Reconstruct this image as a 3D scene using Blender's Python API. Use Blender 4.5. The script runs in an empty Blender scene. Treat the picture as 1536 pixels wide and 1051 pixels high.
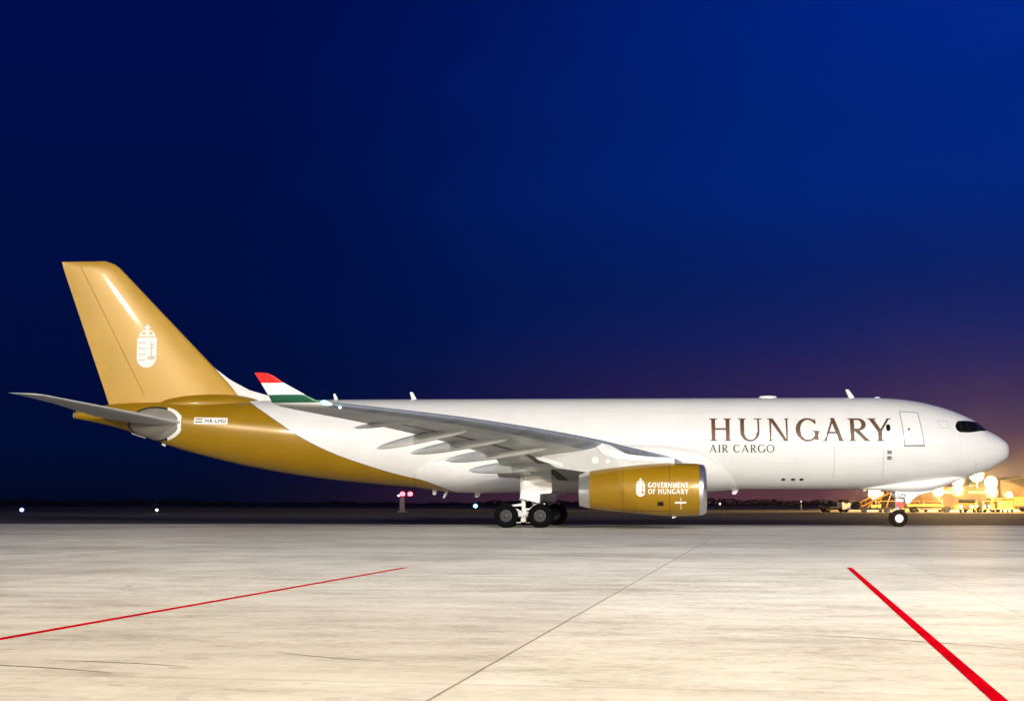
import bpy, math, random
import numpy as np
from mathutils import Vector, Matrix
random.seed(7); np.random.seed(7)
sc = bpy.context.scene
COL = sc.collection
R = math.radians

# ------------------------------------------------------------------ camera
cam_d = bpy.data.cameras.new('camera'); cam = bpy.data.objects.new('camera', cam_d); COL.objects.link(cam)
cam_d.sensor_width = 36.0; cam_d.lens = 2163.1 / 1536 * 36.0
cam_d.clip_start = .3; cam_d.clip_end = 12000
cam.location = (8.737, -90.0, 1.4265)
cam.rotation_euler = (math.pi / 2 + .1053, 0, .1114)
sc.camera = cam

# ------------------------------------------------------------------ sky: dusk, deep blue with the last glow and the town's light low on the right
W = bpy.data.worlds.new('World'); sc.world = W; W.use_nodes = True
nt = W.node_tree; N = nt.nodes; L = nt.links; N.clear()
def nd(tree, t, **kw):
    n = tree.nodes.new(t)
    for k, v in kw.items():
        if k == 'inp':
            for i, x in v.items(): n.inputs[i].default_value = x
        else: setattr(n, k, v)
    return n
def mth(tree, op, a, b=None, c=None, clamp=False):
    n = tree.nodes.new('ShaderNodeMath'); n.operation = op; n.use_clamp = clamp
    for i, x in enumerate((a, b, c)):
        if x is None: continue
        if isinstance(x, (int, float)): n.inputs[i].default_value = x
        else: tree.links.new(x, n.inputs[i])
    return n.outputs[0]
def ramp(tree, fac, stops, interp='EASE'):
    n = tree.nodes.new('ShaderNodeValToRGB'); n.color_ramp.interpolation = interp
    cr = n.color_ramp
    while len(cr.elements) < len(stops): cr.elements.new(.5)
    for e, (p, c) in zip(cr.elements, stops):
        e.position = p; e.color = (*c, 1) if len(c) == 3 else c
    tree.links.new(fac, n.inputs[0]); return n.outputs[0]
def mixc(tree, fac, a, b, mode='MIX'):
    n = tree.nodes.new('ShaderNodeMix'); n.data_type = 'RGBA'; n.blend_type = mode
    for i, x in ((0, fac), (6, a), (7, b)):
        if isinstance(x, (int, float)): n.inputs[i].default_value = x
        elif isinstance(x, tuple): n.inputs[i].default_value = (*x, 1) if len(x) == 3 else x
        else: tree.links.new(x, n.inputs[i])
    return n.outputs[2]
def lin(r, g, b):
    f = lambda c: (c / 255 / 12.92) if c / 255 <= .04045 else ((c / 255 + .055) / 1.055) ** 2.4
    return (f(r), f(g), f(b))
tc = nd(nt, 'ShaderNodeTexCoord')
nrm = nd(nt, 'ShaderNodeVectorMath', operation='NORMALIZE'); L.new(tc.outputs['Generated'], nrm.inputs[0])
sep = nd(nt, 'ShaderNodeSeparateXYZ'); L.new(nrm.outputs[0], sep.inputs[0])
gd = nd(nt, 'ShaderNodeVectorMath', operation='DOT_PRODUCT'); L.new(nrm.outputs[0], gd.inputs[0])
gaz = R(32.0)                                   # bearing of the afterglow, to the right of straight across the apron
gd.inputs[1].default_value = (math.sin(gaz), math.cos(gaz), 0)
glow = gd.outputs['Value']
nz = nd(nt, 'ShaderNodeTexNoise', inp={'Scale': 2.6, 'Detail': 5.0, 'Roughness': .55})
mp = nd(nt, 'ShaderNodeMapping', inp={'Scale': (1, 1, 3.0)}); L.new(nrm.outputs[0], mp.inputs[0]); L.new(mp.outputs[0], nz.inputs[0])
nzv = mth(nt, 'SUBTRACT', nz.outputs[0], .5)
el = mth(nt, 'ADD', sep.outputs[2], mth(nt, 'MULTIPLY', nzv, .03))
dark = ramp(nt, el, [(0.0, lin(2, 9, 34)), (.05, lin(0, 12, 52)), (.17, lin(0, 14, 66)), (.32, lin(0, 13, 76)), (.6, lin(0, 8, 60))])
brig = ramp(nt, el, [(0.0, lin(66, 40, 62)), (.05, lin(24, 26, 84)), (.13, lin(4, 32, 102)), (.24, lin(0, 40, 132)), (.40, lin(0, 44, 158)), (.7, lin(0, 20, 110))])
g1 = mth(nt, 'SMOOTH_MIN', 1.0, 1.0)            # placeholder constant 1
mr = nd(nt, 'ShaderNodeMapRange', interpolation_type='SMOOTHSTEP', inp={1: .62, 2: .995, 3: 0.0, 4: 1.0}); L.new(mth(nt, 'ADD', glow, mth(nt, 'MULTIPLY', nzv, .10)), mr.inputs[0])
base = mixc(nt, mr.outputs[0], dark, brig)
mr2 = nd(nt, 'ShaderNodeMapRange', interpolation_type='SMOOTHSTEP', inp={1: .70, 2: .985, 3: 0.0, 4: 1.0}); L.new(mth(nt, 'ADD', glow, mth(nt, 'MULTIPLY', nzv, .06)), mr2.inputs[0])
hz = nd(nt, 'ShaderNodeMapRange', interpolation_type='SMOOTHSTEP', inp={1: .17, 2: 0.0, 3: 0.0, 4: 1.0}); L.new(mth(nt, 'ADD', sep.outputs[2], mth(nt, 'MULTIPLY', nzv, .05)), hz.inputs[0])
purple = ramp(nt, sep.outputs[2], [(0.0, lin(104, 62, 68)), (.03, lin(88, 54, 74)), (.06, lin(72, 46, 84)), (.12, lin(50, 40, 94))])
fac = mth(nt, 'MULTIPLY', mr2.outputs[0], hz.outputs[0])
skyc = mixc(nt, mth(nt, 'MULTIPLY', fac, .95), base, purple)
bg = nd(nt, 'ShaderNodeBackground', inp={'Strength': 1.0}); L.new(skyc, bg.inputs[0])
wo = nd(nt, 'ShaderNodeOutputWorld'); L.new(bg.outputs[0], wo.inputs[0])

# ------------------------------------------------------------------ apron floodlights (on masts behind the photographer) and exposure
def lamp(name, kind, loc, energy, color, target=None, size=1.0, spot=None, blend=.5):
    d = bpy.data.lights.new(name, kind); d.energy = energy; d.color = color
    if kind == 'SPOT': d.spot_size = R(spot); d.spot_blend = blend; d.shadow_soft_size = size
    elif kind == 'POINT': d.shadow_soft_size = size
    elif kind == 'AREA': d.shape = 'RECTANGLE'; d.size = size; d.size_y = size * .5
    o = bpy.data.objects.new(name, d); COL.objects.link(o); o.location = loc
    if target is not None:
        o.rotation_euler = (Vector(target) - Vector(loc)).to_track_quat('-Z', 'Y').to_euler()
    return o
lamp('apron_floodlight_right', 'SPOT', (58, -150, 38), 5.7e5, (1.0, .975, .94), (8, 0, 5), 1.4, 60, .8)
lamp('apron_floodlight_left', 'SPOT', (-97, -158, 44), 4.7e5, (1.0, .97, .92), (-16, 0, 8), 1.2, 60, .8)
lamp('apron_floodlight_middle', 'SPOT', (26, -96, 32), 8.5e4, (.90, .95, 1.0), (8, -28, 0), 1.4, 70, .9)
lamp('apron_floodlight_near', 'SPOT', (24, -118, 24), 2.4e5, (1.0, .82, .56), (8, -70, 0), 1.6, 70, 1.0)
sc.view_settings.view_transform = 'Standard'; sc.view_settings.look = 'None'
sc.view_settings.exposure = 0.0; sc.view_settings.gamma = 1.0
sc.cycles.max_bounces = 6; sc.cycles.sample_clamp_indirect = 8.0
sc.cycles.use_denoising = True

# ------------------------------------------------------------------ materials
def mat(name, col, rough=.5, metal=0.0, coat=0.0, spec=.5, emit=None, estr=0.0, noise=None, bump=None):
    m = bpy.data.materials.new(name); m.use_nodes = True
    t = m.node_tree; b = t.nodes['Principled BSDF']
    b.inputs['Base Color'].default_value = (*col, 1); b.inputs['Roughness'].default_value = rough
    b.inputs['Metallic'].default_value = metal; b.inputs['Coat Weight'].default_value = coat
    b.inputs['Coat Roughness'].default_value = .12
    b.inputs['Specular IOR Level'].default_value = spec
    if emit: b.inputs['Emission Color'].default_value = (*emit, 1); b.inputs['Emission Strength'].default_value = estr
    if noise or bump:
        tc = t.nodes.new('ShaderNodeTexCoord')
    if noise:                                   # (scale, amount) dirt and wear
        n = nd(t, 'ShaderNodeTexNoise', inp={'Scale': noise[0], 'Detail': 8.0, 'Roughness': .65}); t.links.new(tc.outputs['Object'], n.inputs[0])
        dk = tuple(c * (1 - noise[1]) for c in col)
        c = ramp(t, n.outputs[0], [(.32, dk), (.62, col)], 'LINEAR'); t.links.new(c, b.inputs['Base Color'])
        r = mth(t, 'ADD', mth(t, 'MULTIPLY', n.outputs[0], .16), rough - .08); t.links.new(r, b.inputs['Roughness'])
    if bump:
        n = nd(t, 'ShaderNodeTexNoise', inp={'Scale': bump[0], 'Detail': 6.0}); t.links.new(tc.outputs['Object'], n.inputs[0])
        bp = nd(t, 'ShaderNodeBump', inp={'Strength': bump[1], 'Distance': bump[2]}); t.links.new(n.outputs[0], bp.inputs['Height']); t.links.new(bp.outputs[0], b.inputs['Normal'])
    return m
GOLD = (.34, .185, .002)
WHITE = (.80, .79, .77)
def gold_nodes(t, tcout):
    n = nd(t, 'ShaderNodeTexNoise', inp={'Scale': .5, 'Detail': 6.0}); t.links.new(tcout, n.inputs[0])
    return ramp(t, n.outputs[0], [(.3, tuple(c * .88 for c in GOLD)), (.7, GOLD)], 'LINEAR')
M_white = mat('white_paint', WHITE, .34, coat=.5, noise=(.6, .06))
M_gold = mat('gold_paint', GOLD, .40, metal=.12, coat=.3, noise=(.5, .10))
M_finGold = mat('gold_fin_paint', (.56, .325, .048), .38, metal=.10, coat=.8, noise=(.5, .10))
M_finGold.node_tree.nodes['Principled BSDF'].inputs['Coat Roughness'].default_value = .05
M_grey = mat('grey_wing_paint', (.54, .55, .535), .42, coat=.2, noise=(.9, .16))
M_slat = mat('bare_metal_slat', (.30, .34, .42), .38, metal=.25, noise=(1.6, .2))
M_gap = mat('wing_gap', (.10, .10, .105), .6)
M_slat2 = mat('slat_joint', (.20, .23, .29), .5)
M_silver = mat('polished_metal', (.78, .78, .76), .24, metal=.9, noise=(2, .1))
M_dark = mat('dark_metal', (.03, .03, .032), .45, metal=.4)
M_black = mat('black', (.008, .008, .009), .35)
M_glass = mat('cockpit_glass', (.004, .004, .006), .22, spec=.3)
M_rubber = mat('tyre_rubber', (.0035, .0035, .004), .9, spec=.08, noise=(6, .3))
M_rim = mat('wheel_rim_metal', (.028, .028, .032), .45, metal=.4, noise=(9, .3))
M_gearw = mat('gear_white_paint', (.78, .78, .76), .4, noise=(3, .12))
M_line = mat('panel_line', (.24, .24, .24), .6)
M_brown = mat('brown_lettering', (.115, .044, .013), .5, coat=.0, noise=(3, .25))
M_greyl = mat('grey_lettering', (.07, .055, .045), .5)
M_decal = mat('white_decal', (.85, .82, .76), .45)
M_decalg = mat('grey_decal', (.42, .36, .31), .5)
M_red = mat('red_paint', (.62, .008, .012), .4, coat=.4)
M_fan = mat('fan_metal', (.10, .10, .11), .35, metal=.8)

# fuselage paint: white, gold behind a sweeping line, faint skin joints
def fuselage_material():
    m = bpy.data.materials.new('fuselage_paint'); m.use_nodes = True; t = m.node_tree; b = t.nodes['Principled BSDF']
    tc = t.nodes.new('ShaderNodeTexCoord'); s = nd(t, 'ShaderNodeSeparateXYZ'); t.links.new(tc.outputs['Object'], s.inputs[0])
    pts = [(8.1, -18.9), (8.01, -18.52), (7.43, -17.43), (6.48, -15.87), (5.62, -14.51), (4.58, -12.43), (3.76, -10.16), (3.11, -7.96), (2.83, -6.71), (2.42, -5.6), (2.0, -4.6)]
    z0, z1, x0, x1 = 2.0, 8.2, -20.0, -4.0
    fc = t.nodes.new('ShaderNodeFloatCurve'); c = fc.mapping.curves[0]
    pts = sorted(((z - z0) / (z1 - z0), (x - x0) / (x1 - x0)) for z, x in pts)
    while len(c.points) < len(pts): c.points.new(.5, .5)
    for p, (a, q) in zip(c.points, pts): p.location = (a, q); p.handle_type = 'AUTO'
    fc.mapping.update()
    zn = mth(t, 'DIVIDE', mth(t, 'SUBTRACT', s.outputs[2], z0), z1 - z0, clamp=True); t.links.new(zn, fc.inputs['Value'])
    thr = mth(t, 'ADD', mth(t, 'MULTIPLY', fc.outputs[0], x1 - x0), x0)
    dd = mth(t, 'SUBTRACT', thr, s.outputs[0])
    isg = mth(t, 'MULTIPLY', dd, 40.0, clamp=True)
    edge = mth(t, 'LESS_THAN', mth(t, 'ABSOLUTE', dd), .05)
    n = nd(t, 'ShaderNodeTexNoise', inp={'Scale': .45, 'Detail': 8.0, 'Roughness': .6}); t.links.new(tc.outputs['Object'], n.inputs[0])
    wcol = ramp(t, n.outputs[0], [(.3, tuple(c * .93 for c in WHITE)), (.65, WHITE)], 'LINEAR')
    # skin joints: rings every 3.2 m, lap joints at a few heights
    fr = mth(t, 'ABSOLUTE', mth(t, 'SUBTRACT', mth(t, 'FRACT', mth(t, 'DIVIDE', s.outputs[0], 3.2)), .5))
    ring = mth(t, 'GREATER_THAN', fr, .5 - .006)
    j = ring
    for z in (3.05, 4.05, 6.95, 7.6):
        j = mth(t, 'MAXIMUM', j, mth(t, 'LESS_THAN', mth(t, 'ABSOLUTE', mth(t, 'SUBTRACT', s.outputs[2], z)), .012))
    col = mixc(t, mth(t, 'MULTIPLY', j, .13), wcol, (.35, .35, .35))
    col = mixc(t, isg, col, gold_nodes(t, tc.outputs['Object']))
    col = mixc(t, mth(t, 'MULTIPLY', edge, .8), col, (.10, .05, .02))
    # streaks of grime low on the belly
    mp = nd(t, 'ShaderNodeMapping', inp={'Scale': (.25, .6, 3.0)}); t.links.new(tc.outputs['Object'], mp.inputs[0])
    n2 = nd(t, 'ShaderNodeTexNoise', inp={'Scale': 1.2, 'Detail': 6.0}); t.links.new(mp.outputs[0], n2.inputs[0])
    gr = mth(t, 'MULTIPLY', ramp(t, n2.outputs[0], [(.55, (0, 0, 0)), (.8, (1, 1, 1))], 'LINEAR'), .12)
    col = mixc(t, gr, col, (.30, .27, .24))
    t.links.new(col, b.inputs['Base Color'])
    t.links.new(mth(t, 'ADD', mth(t, 'MULTIPLY', n.outputs[0], .12), .26), b.inputs['Roughness'])
    t.links.new(mth(t, 'MULTIPLY', isg, .10), b.inputs['Metallic'])
    t.links.new(mth(t, 'SUBTRACT', .5, mth(t, 'MULTIPLY', isg, .34)), b.inputs['Coat Weight']); b.inputs['Coat Roughness'].default_value = .1
    bp = nd(t, 'ShaderNodeBump', inp={'Strength': .05, 'Distance': .02}); t.links.new(n.outputs[0], bp.inputs['Height']); t.links.new(bp.outputs[0], b.inputs['Normal'])
    return m
M_fus = fuselage_material()
def winglet_material():
    m = bpy.data.materials.new('winglet_flag_paint'); m.use_nodes = True; t = m.node_tree; b = t.nodes['Principled BSDF']
    tc = t.nodes.new('ShaderNodeTexCoord'); s = nd(t, 'ShaderNodeSeparateXYZ'); t.links.new(tc.outputs['Object'], s.inputs[0])
    r = ramp(t, mth(t, 'DIVIDE', mth(t, 'SUBTRACT', s.outputs[2], 5.0), 3.0), [(0, (.75, .75, .73)), (.235, (.008, .085, .045)), (.348, (.80, .80, .78)), (.513, (.66, .012, .012))], 'CONSTANT')
    t.links.new(r, b.inputs['Base Color']); b.inputs['Roughness'].default_value = .35; b.inputs['Coat Weight'].default_value = .4
    return m
M_wlet = winglet_material()

# ------------------------------------------------------------------ mesh helpers
def mesh_obj(name, verts, faces, mats, parent=None, smooth=True, fmat=None, sharp=None):
    me = bpy.data.meshes.new(name); me.from_pydata([tuple(map(float, v)) for v in verts], [], faces); me.validate()
    for m in (mats if isinstance(mats, (list, tuple)) else [mats]): me.materials.append(m)
    if fmat is not None and len(fmat) == len(me.polygons): me.polygons.foreach_set('material_index', fmat)
    me.update()
    o = bpy.data.objects.new(name, me); COL.objects.link(o); o.parent = parent
    if smooth:
        me.polygons.foreach_set('use_smooth', [True] * len(me.polygons))
        if sharp is not None: me.set_sharp_from_angle(angle=R(sharp))
    return o
class MB:
    def __init__(s): s.v = []; s.f = []; s.m = []
    def add(s, v, f, mi=0):
        b = len(s.v); s.v += [tuple(map(float, p)) for p in v]; s.f += [tuple(b + i for i in q) for q in f]; s.m += [mi] * len(f); return s
    def box(s, c, d, mi=0, rz=0.0, ry=0.0, taper=1.0):
        v = []
        M = Matrix.Rotation(rz, 3, 'Z') @ Matrix.Rotation(ry, 3, 'Y')
        for z in (-1, 1):
            k = taper if z > 0 else 1.0
            for x, y in ((-1, -1), (1, -1), (1, 1), (-1, 1)):
                p = M @ Vector((x * d[0] / 2 * k, y * d[1] / 2 * k, z * d[2] / 2)); v.append((p.x + c[0], p.y + c[1], p.z + c[2]))
        return s.add(v, [(3, 2, 1, 0), (4, 5, 6, 7), (0, 1, 5, 4), (1, 2, 6, 5), (2, 3, 7, 6), (3, 0, 4, 7)], mi)
    def tube(s, pts, r, n=12, mi=0, caps=True):
        pts = [Vector(p) for p in pts]; rr = r if isinstance(r, (list, tuple)) else [r] * len(pts); rings = []
        for i, p in enumerate(pts):
            d = (pts[min(i + 1, len(pts) - 1)] - pts[max(i - 1, 0)]).normalized()
            a = d.orthogonal().normalized(); b = d.cross(a)
            if rings_prev := (s._a if i else None):
                a = (rings_prev - d * rings_prev.dot(d)).normalized(); b = d.cross(a)
            s._a = a
            rings.append([p + (a * math.cos(2 * math.pi * k / n) + b * math.sin(2 * math.pi * k / n)) * rr[i] for k in range(n)])
        v = [q for r_ in rings for q in r_]; f = []
        for i in range(len(pts) - 1):
            for k in range(n): f.append((i * n + k, i * n + (k + 1) % n, (i + 1) * n + (k + 1) % n, (i + 1) * n + k))
        if caps: f.append(tuple(range(n))[::-1]); f.append(tuple((len(pts) - 1) * n + k for k in range(n)))
        return s.add(v, f, mi)
    def lathe(s, prof, c, axis='Y', n=40, mi=0, closed=False):
        v = []; f = []
        for (a, r) in prof:
            for k in range(n):
                t = 2 * math.pi * k / n; p = (r * math.cos(t), r * math.sin(t))
                v.append((c[0] + p[0], c[1] + a, c[2] + p[1]) if axis == 'Y' else ((c[0] + a, c[1] + p[0], c[2] + p[1]) if axis == 'X' else (c[0] + p[0], c[1] + p[1], c[2] + a)))
        m = len(prof)
        for i in range(m if closed else m - 1):
            for k in range(n): f.append((i * n + k, i * n + (k + 1) % n, ((i + 1) % m) * n + (k + 1) % n, ((i + 1) % m) * n + k))
        if not closed:
            f.append(tuple(range(n))); f.append(tuple((m - 1) * n + k for k in range(n))[::-1])
        return s.add(v, f, mi)
    def prism(s, poly, y0, y1, mi=0):           # polygon in X,Z, extruded along Y
        n = len(poly); v = [(x, y0, z) for x, z in poly] + [(x, y1, z) for x, z in poly]
        return s.add(v, [tuple(range(n)), tuple(range(2 * n - 1, n - 1, -1))] + [(i, (i + 1) % n, n + (i + 1) % n, n + i) for i in range(n)], mi)
    def build(s, name, mats, parent=None, smooth=False, sharp=35, bevel=0):
        o = mesh_obj(name, s.v, s.f, mats, parent, smooth, s.m, sharp if smooth else None)
        if bevel:
            b = o.modifiers.new('bevel', 'BEVEL'); b.width = bevel; b.segments = 2; b.limit_method = 'ANGLE'
        return o
def loft(sections, close_ring=True, caps=True):
    n = len(sections[0]); v = [p for s in sections for p in s]; f = []
    for i in range(len(sections) - 1):
        for k in range(n if close_ring else n - 1):
            f.append((i * n + k, i * n + (k + 1) % n, (i + 1) * n + (k + 1) % n, (i + 1) * n + k))
    if caps: f.append(tuple(range(n))[::-1]); f.append(tuple((len(sections) - 1) * n + k for k in range(n)))
    return v, f
def pchip(xs, ys):
    xs = np.array(xs, float); ys = np.array(ys, float); h = np.diff(xs); d = np.diff(ys) / h; m = np.zeros(len(xs))
    for i in range(1, len(xs) - 1):
        if d[i - 1] * d[i] > 0:
            w1 = 2 * h[i] + h[i - 1]; w2 = h[i] + 2 * h[i - 1]; m[i] = (w1 + w2) / (w1 / d[i - 1] + w2 / d[i])
    m[0], m[-1] = d[0], d[-1]
    def f(x):
        x = np.clip(x, xs[0], xs[-1]); i = np.clip(np.searchsorted(xs, x) - 1, 0, len(h) - 1); t = (x - xs[i]) / h[i]
        return ((2 * t**3 - 3 * t**2 + 1) * ys[i] + (t**3 - 2 * t**2 + t) * h[i] * m[i] + (-2 * t**3 + 3 * t**2) * ys[i + 1] + (t**3 - t**2) * h[i] * m[i + 1])
    return f
def tag(o, label=None, cat=None, group=None, kind=None):
    if label: o['label'] = label
    if cat: o['category'] = cat
    if group: o['group'] = group
    if kind: o['kind'] = kind
    return o
def empty(name, loc, label, cat, group=None, rz=0.0):
    o = bpy.data.objects.new(name, None); COL.objects.link(o); o.location = loc; o.rotation_euler.z = rz; o.empty_display_size = .3
    return tag(o, label, cat, group)
def copy_tree(o, parent=None):
    c = o.copy(); COL.objects.link(c); c.parent = parent
    for ch in list(o.children): copy_tree(ch, c)
    return c

# ------------------------------------------------------------------ lettering and marks: shapes as fields (negative inside), laid on the curved skin as thin sheets
U_ = np.minimum; I_ = np.maximum
def seg(X, Y, a, b, w):
    dx, dy = b[0] - a[0], b[1] - a[1]; l = math.hypot(dx, dy); dx /= l; dy /= l
    px, py = X - (a[0] + b[0]) / 2, Y - (a[1] + b[1]) / 2
    return I_(abs(px * dx + py * dy) - l / 2, abs(-px * dy + py * dx) - w / 2)
def rect(X, Y, x0, y0, x1, y1): return I_(abs(X - (x0 + x1) / 2) - (x1 - x0) / 2, abs(Y - (y0 + y1) / 2) - (y1 - y0) / 2)
def ell(X, Y, cx, cy, rx, ry): return (np.sqrt(((X - cx) / rx)**2 + ((Y - cy) / ry)**2) - 1) * min(rx, ry)
def poly(X, Y, pts):
    d = np.full(X.shape, 1e9); sgn = np.ones(X.shape); n = len(pts)
    for i in range(n):
        a, b = pts[i], pts[i - 1]; ex, ey = b[0] - a[0], b[1] - a[1]; wx, wy = X - a[0], Y - a[1]
        t = np.clip((wx * ex + wy * ey) / (ex * ex + ey * ey), 0, 1); bx, by = wx - ex * t, wy - ey * t; d = U_(d, bx * bx + by * by)
        c1, c2, c3 = Y >= a[1], Y < b[1], ex * wy > ey * wx
        sgn = np.where((c1 & c2 & c3) | (~c1 & ~c2 & ~c3), -sgn, sgn)
    return sgn * np.sqrt(d)
def uni(*a):
    r = a[0]
    for b in a[1:]: r = U_(r, b)
    return r
def glyph(ch, X, Y, T=.15, t=.05, sf=.11, w=1.0):
    """X in 0..w, Y in 0..1; T thick stroke, t thin stroke, sf serif overhang"""
    def sr(x, y, o=1.0): return rect(X, Y, x - T / 2 - sf * o, y - (0 if y < .5 else .045), x + T / 2 + sf * o, y + (.045 if y < .5 else 0))
    def stem(x, th=T, y0=0, y1=1): return rect(X, Y, x - th / 2, y0, x + th / 2, y1)
    S = sf > 0; e = sf + T / 2
    if ch == 'H':
        r = uni(stem(e), stem(w - e), rect(X, Y, e, .49, w - e, .49 + t))
        return uni(r, sr(e, 0), sr(e, 1), sr(w - e, 0), sr(w - e, 1)) if S else r
    if ch == 'I': return uni(stem(w / 2), sr(w / 2, 0), sr(w / 2, 1)) if S else stem(w / 2)
    if ch in 'UJ':
        x0, x1 = e, w - e; cx = (x0 + x1) / 2; hw = (x1 - x0) / 2
        bow = I_(I_(ell(X, Y, cx, .38, hw + T / 2, .40), -ell(X, Y, cx + .02, .38, hw - T / 2 + (.02 if S else 0), .40 - max(t, .07))), Y - .39)
        r = uni(stem(x0, T, .38, 1), rect(X, Y, x1 + T / 2 - (t if S else T), .38, x1 + T / 2, 1), bow)
        return uni(r, sr(x0, 1), sr(x1 + (T - t) / 4, 1)) if S else r
    if ch == 'N':
        x0, x1 = sf + t / 2, w - sf - t / 2
        r = uni(stem(x0, t), stem(x1, t), I_(seg(X, Y, (x0 - .02, 1.08), (x1 + .0, -.08), T * .86), I_(-Y, Y - 1)))
        return uni(r, rect(X, Y, 0, .955, x0 + T / 2, 1), rect(X, Y, x0 - sf, 0, x0 + sf, .045), rect(X, Y, x1 - sf, .955, x1 + sf, 1)) if S else r
    if ch in 'GCO':
        cx = w / 2; o = ell(X, Y, cx, .5, w / 2, .515); i = ell(X, Y, cx + (0 if ch == 'O' else .03), .5, w / 2 - T, .515 - max(t, .055))
        r = I_(o, -i)
        if ch != 'O':
            r = I_(r, -rect(X, Y, w * (.78 if ch == 'C' else .72), .20 if ch == 'C' else .36, 2, .80))
            if S: r = uni(r, rect(X, Y, w * .80, .74, w * .80 + .045, .97))
            if ch == 'G': r = uni(r, rect(X, Y, w - T * 1.15, .06, w - T * .15, .44)); r = uni(r, rect(X, Y, w - T * 1.15 - sf, .40, w - T * .15 + sf * .5, .445)) if S else uni(r, rect(X, Y, w * .55, .36, w - T * .15, .46))
            elif S: r = uni(r, rect(X, Y, w * .78, .06, w * .78 + .03, .22))
        return r
    if ch in 'AV':
        Yv = Y if ch == 'A' else 1 - Y; Xv = X if ch == 'A' else w - X
        cx = w / 2; b = sf + .02
        r = uni(seg(Xv, Yv, (b, -.02), (cx, 1.0), t * 1.1 if S else T), seg(Xv, Yv, (cx - .03, 1.03), (w - b - .03, -.03), T))
        r = I_(r, I_(-Yv, Yv - 1.02))
        if ch == 'A': r = uni(r, rect(X, Y, w * .26, .33, w * .72, .33 + max(t, .05)))
        return uni(r, rect(Xv, Yv, 0, 0, b + sf + .02, .045), rect(Xv, Yv, w - b - sf - .06, 0, w, .045)) if S else r
    if ch in 'RP':
        x0 = e; rr = .27; cy = 1 - rr; bx = x0 + (w - x0) * .36
        bowl = I_(I_(uni(ell(X, Y, bx, cy, (w - x0) * .44, rr), rect(X, Y, x0, cy - rr, bx, 1)), -uni(ell(X, Y, bx - .02, cy, (w - x0) * .44 - T, rr - t), rect(X, Y, x0 + T / 2, cy - rr + t, bx, 1 - t))), x0 - X)
        r = uni(stem(x0), bowl)
        if ch == 'R': r = uni(r, I_(seg(X, Y, (x0 + T * .9, .5), (w - .04, -.06), T * .95), -Y)); r = uni(r, rect(X, Y, w - .16, 0, w + .03, .04)) if S else r
        return uni(r, sr(x0, 0), rect(X, Y, x0 - T / 2 - sf, .955, x0, 1)) if S else r
    if ch == 'Y':
        cx = w * .5; r = uni(stem(cx, T, 0, .5), I_(seg(X, Y, (cx, .42), (sf * .9 + .03, 1.03), T), Y - 1), I_(seg(X, Y, (cx + .03, .44), (w - sf, 1.02), t * 1.2 if S else T), Y - 1))
        return uni(r, sr(cx, 0), rect(X, Y, -.02, .955, sf * 2 + T, 1), rect(X, Y, w - sf * 2, .955, w + .02, 1)) if S else r
    if ch in 'EFL':
        x0 = e if S else T / 2; r = stem(x0); h = max(t, .06) if S else T
        if ch != 'F': r = uni(r, rect(X, Y, x0, 0, w, h))
        if ch != 'L': r = uni(r, rect(X, Y, x0, 1 - h, w, 1), rect(X, Y, x0, .48, w * .85, .48 + h))
        return uni(r, sr(x0, 0), sr(x0, 1)) if S else r
    if ch == 'M':
        x0, x1 = sf + t, w - sf - T / 2
        r = uni(stem(x0, t if S else T), stem(x1, T), I_(seg(X, Y, (x0, 1.02), (w / 2, .02), T), Y - 1), I_(seg(X, Y, (w / 2, .02), (x1, 1.0), t if S else T), Y - 1))
        return uni(r, rect(X, Y, 0, 0, x0 + sf, .045), sr(x1, 0)) if S else r
    if ch == 'T':
        r = uni(stem(w / 2), rect(X, Y, 0, 1 - (max(t, .06) if S else T), w, 1)); return uni(r, sr(w / 2, 0)) if S else r
    if ch == '-': return rect(X, Y, 0, .42, w, .58)
    return np.full(X.shape, 1.0)
def words(items, x0, z0, h, slope=0.0, **kw):
    """items: (char, start, end) in metres from x0; returns a field over X,Z"""
    def F(P):
        X = P[..., 0] - x0; Z = P[..., 2] - z0 - slope * X; out = np.full(X.shape, 1.0)
        for ch, a, b in items:
            w = (b - a) / h; m = (X > a - .12 * h) & (X < b + .12 * h) & (Z > -.1 * h) & (Z < 1.1 * h)
            if m.any():
                out[m] = U_(out[m], glyph(ch, (X[m] - a) / h, Z[m] / h, w=w, **kw))
        return out
    return F
def spaced(text, width, ws, gap=.12, sp=.45):
    """lay text out over a width; ws relative letter widths"""
    out = []; x = 0
    for c in text:
        if c == ' ': x += sp; continue
        w = ws.get(c, .8); out.append((c, x, x + w)); x += w + gap
    k = width / (x - gap); return [(c, a * k, b * k) for c, a, b in out]
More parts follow.
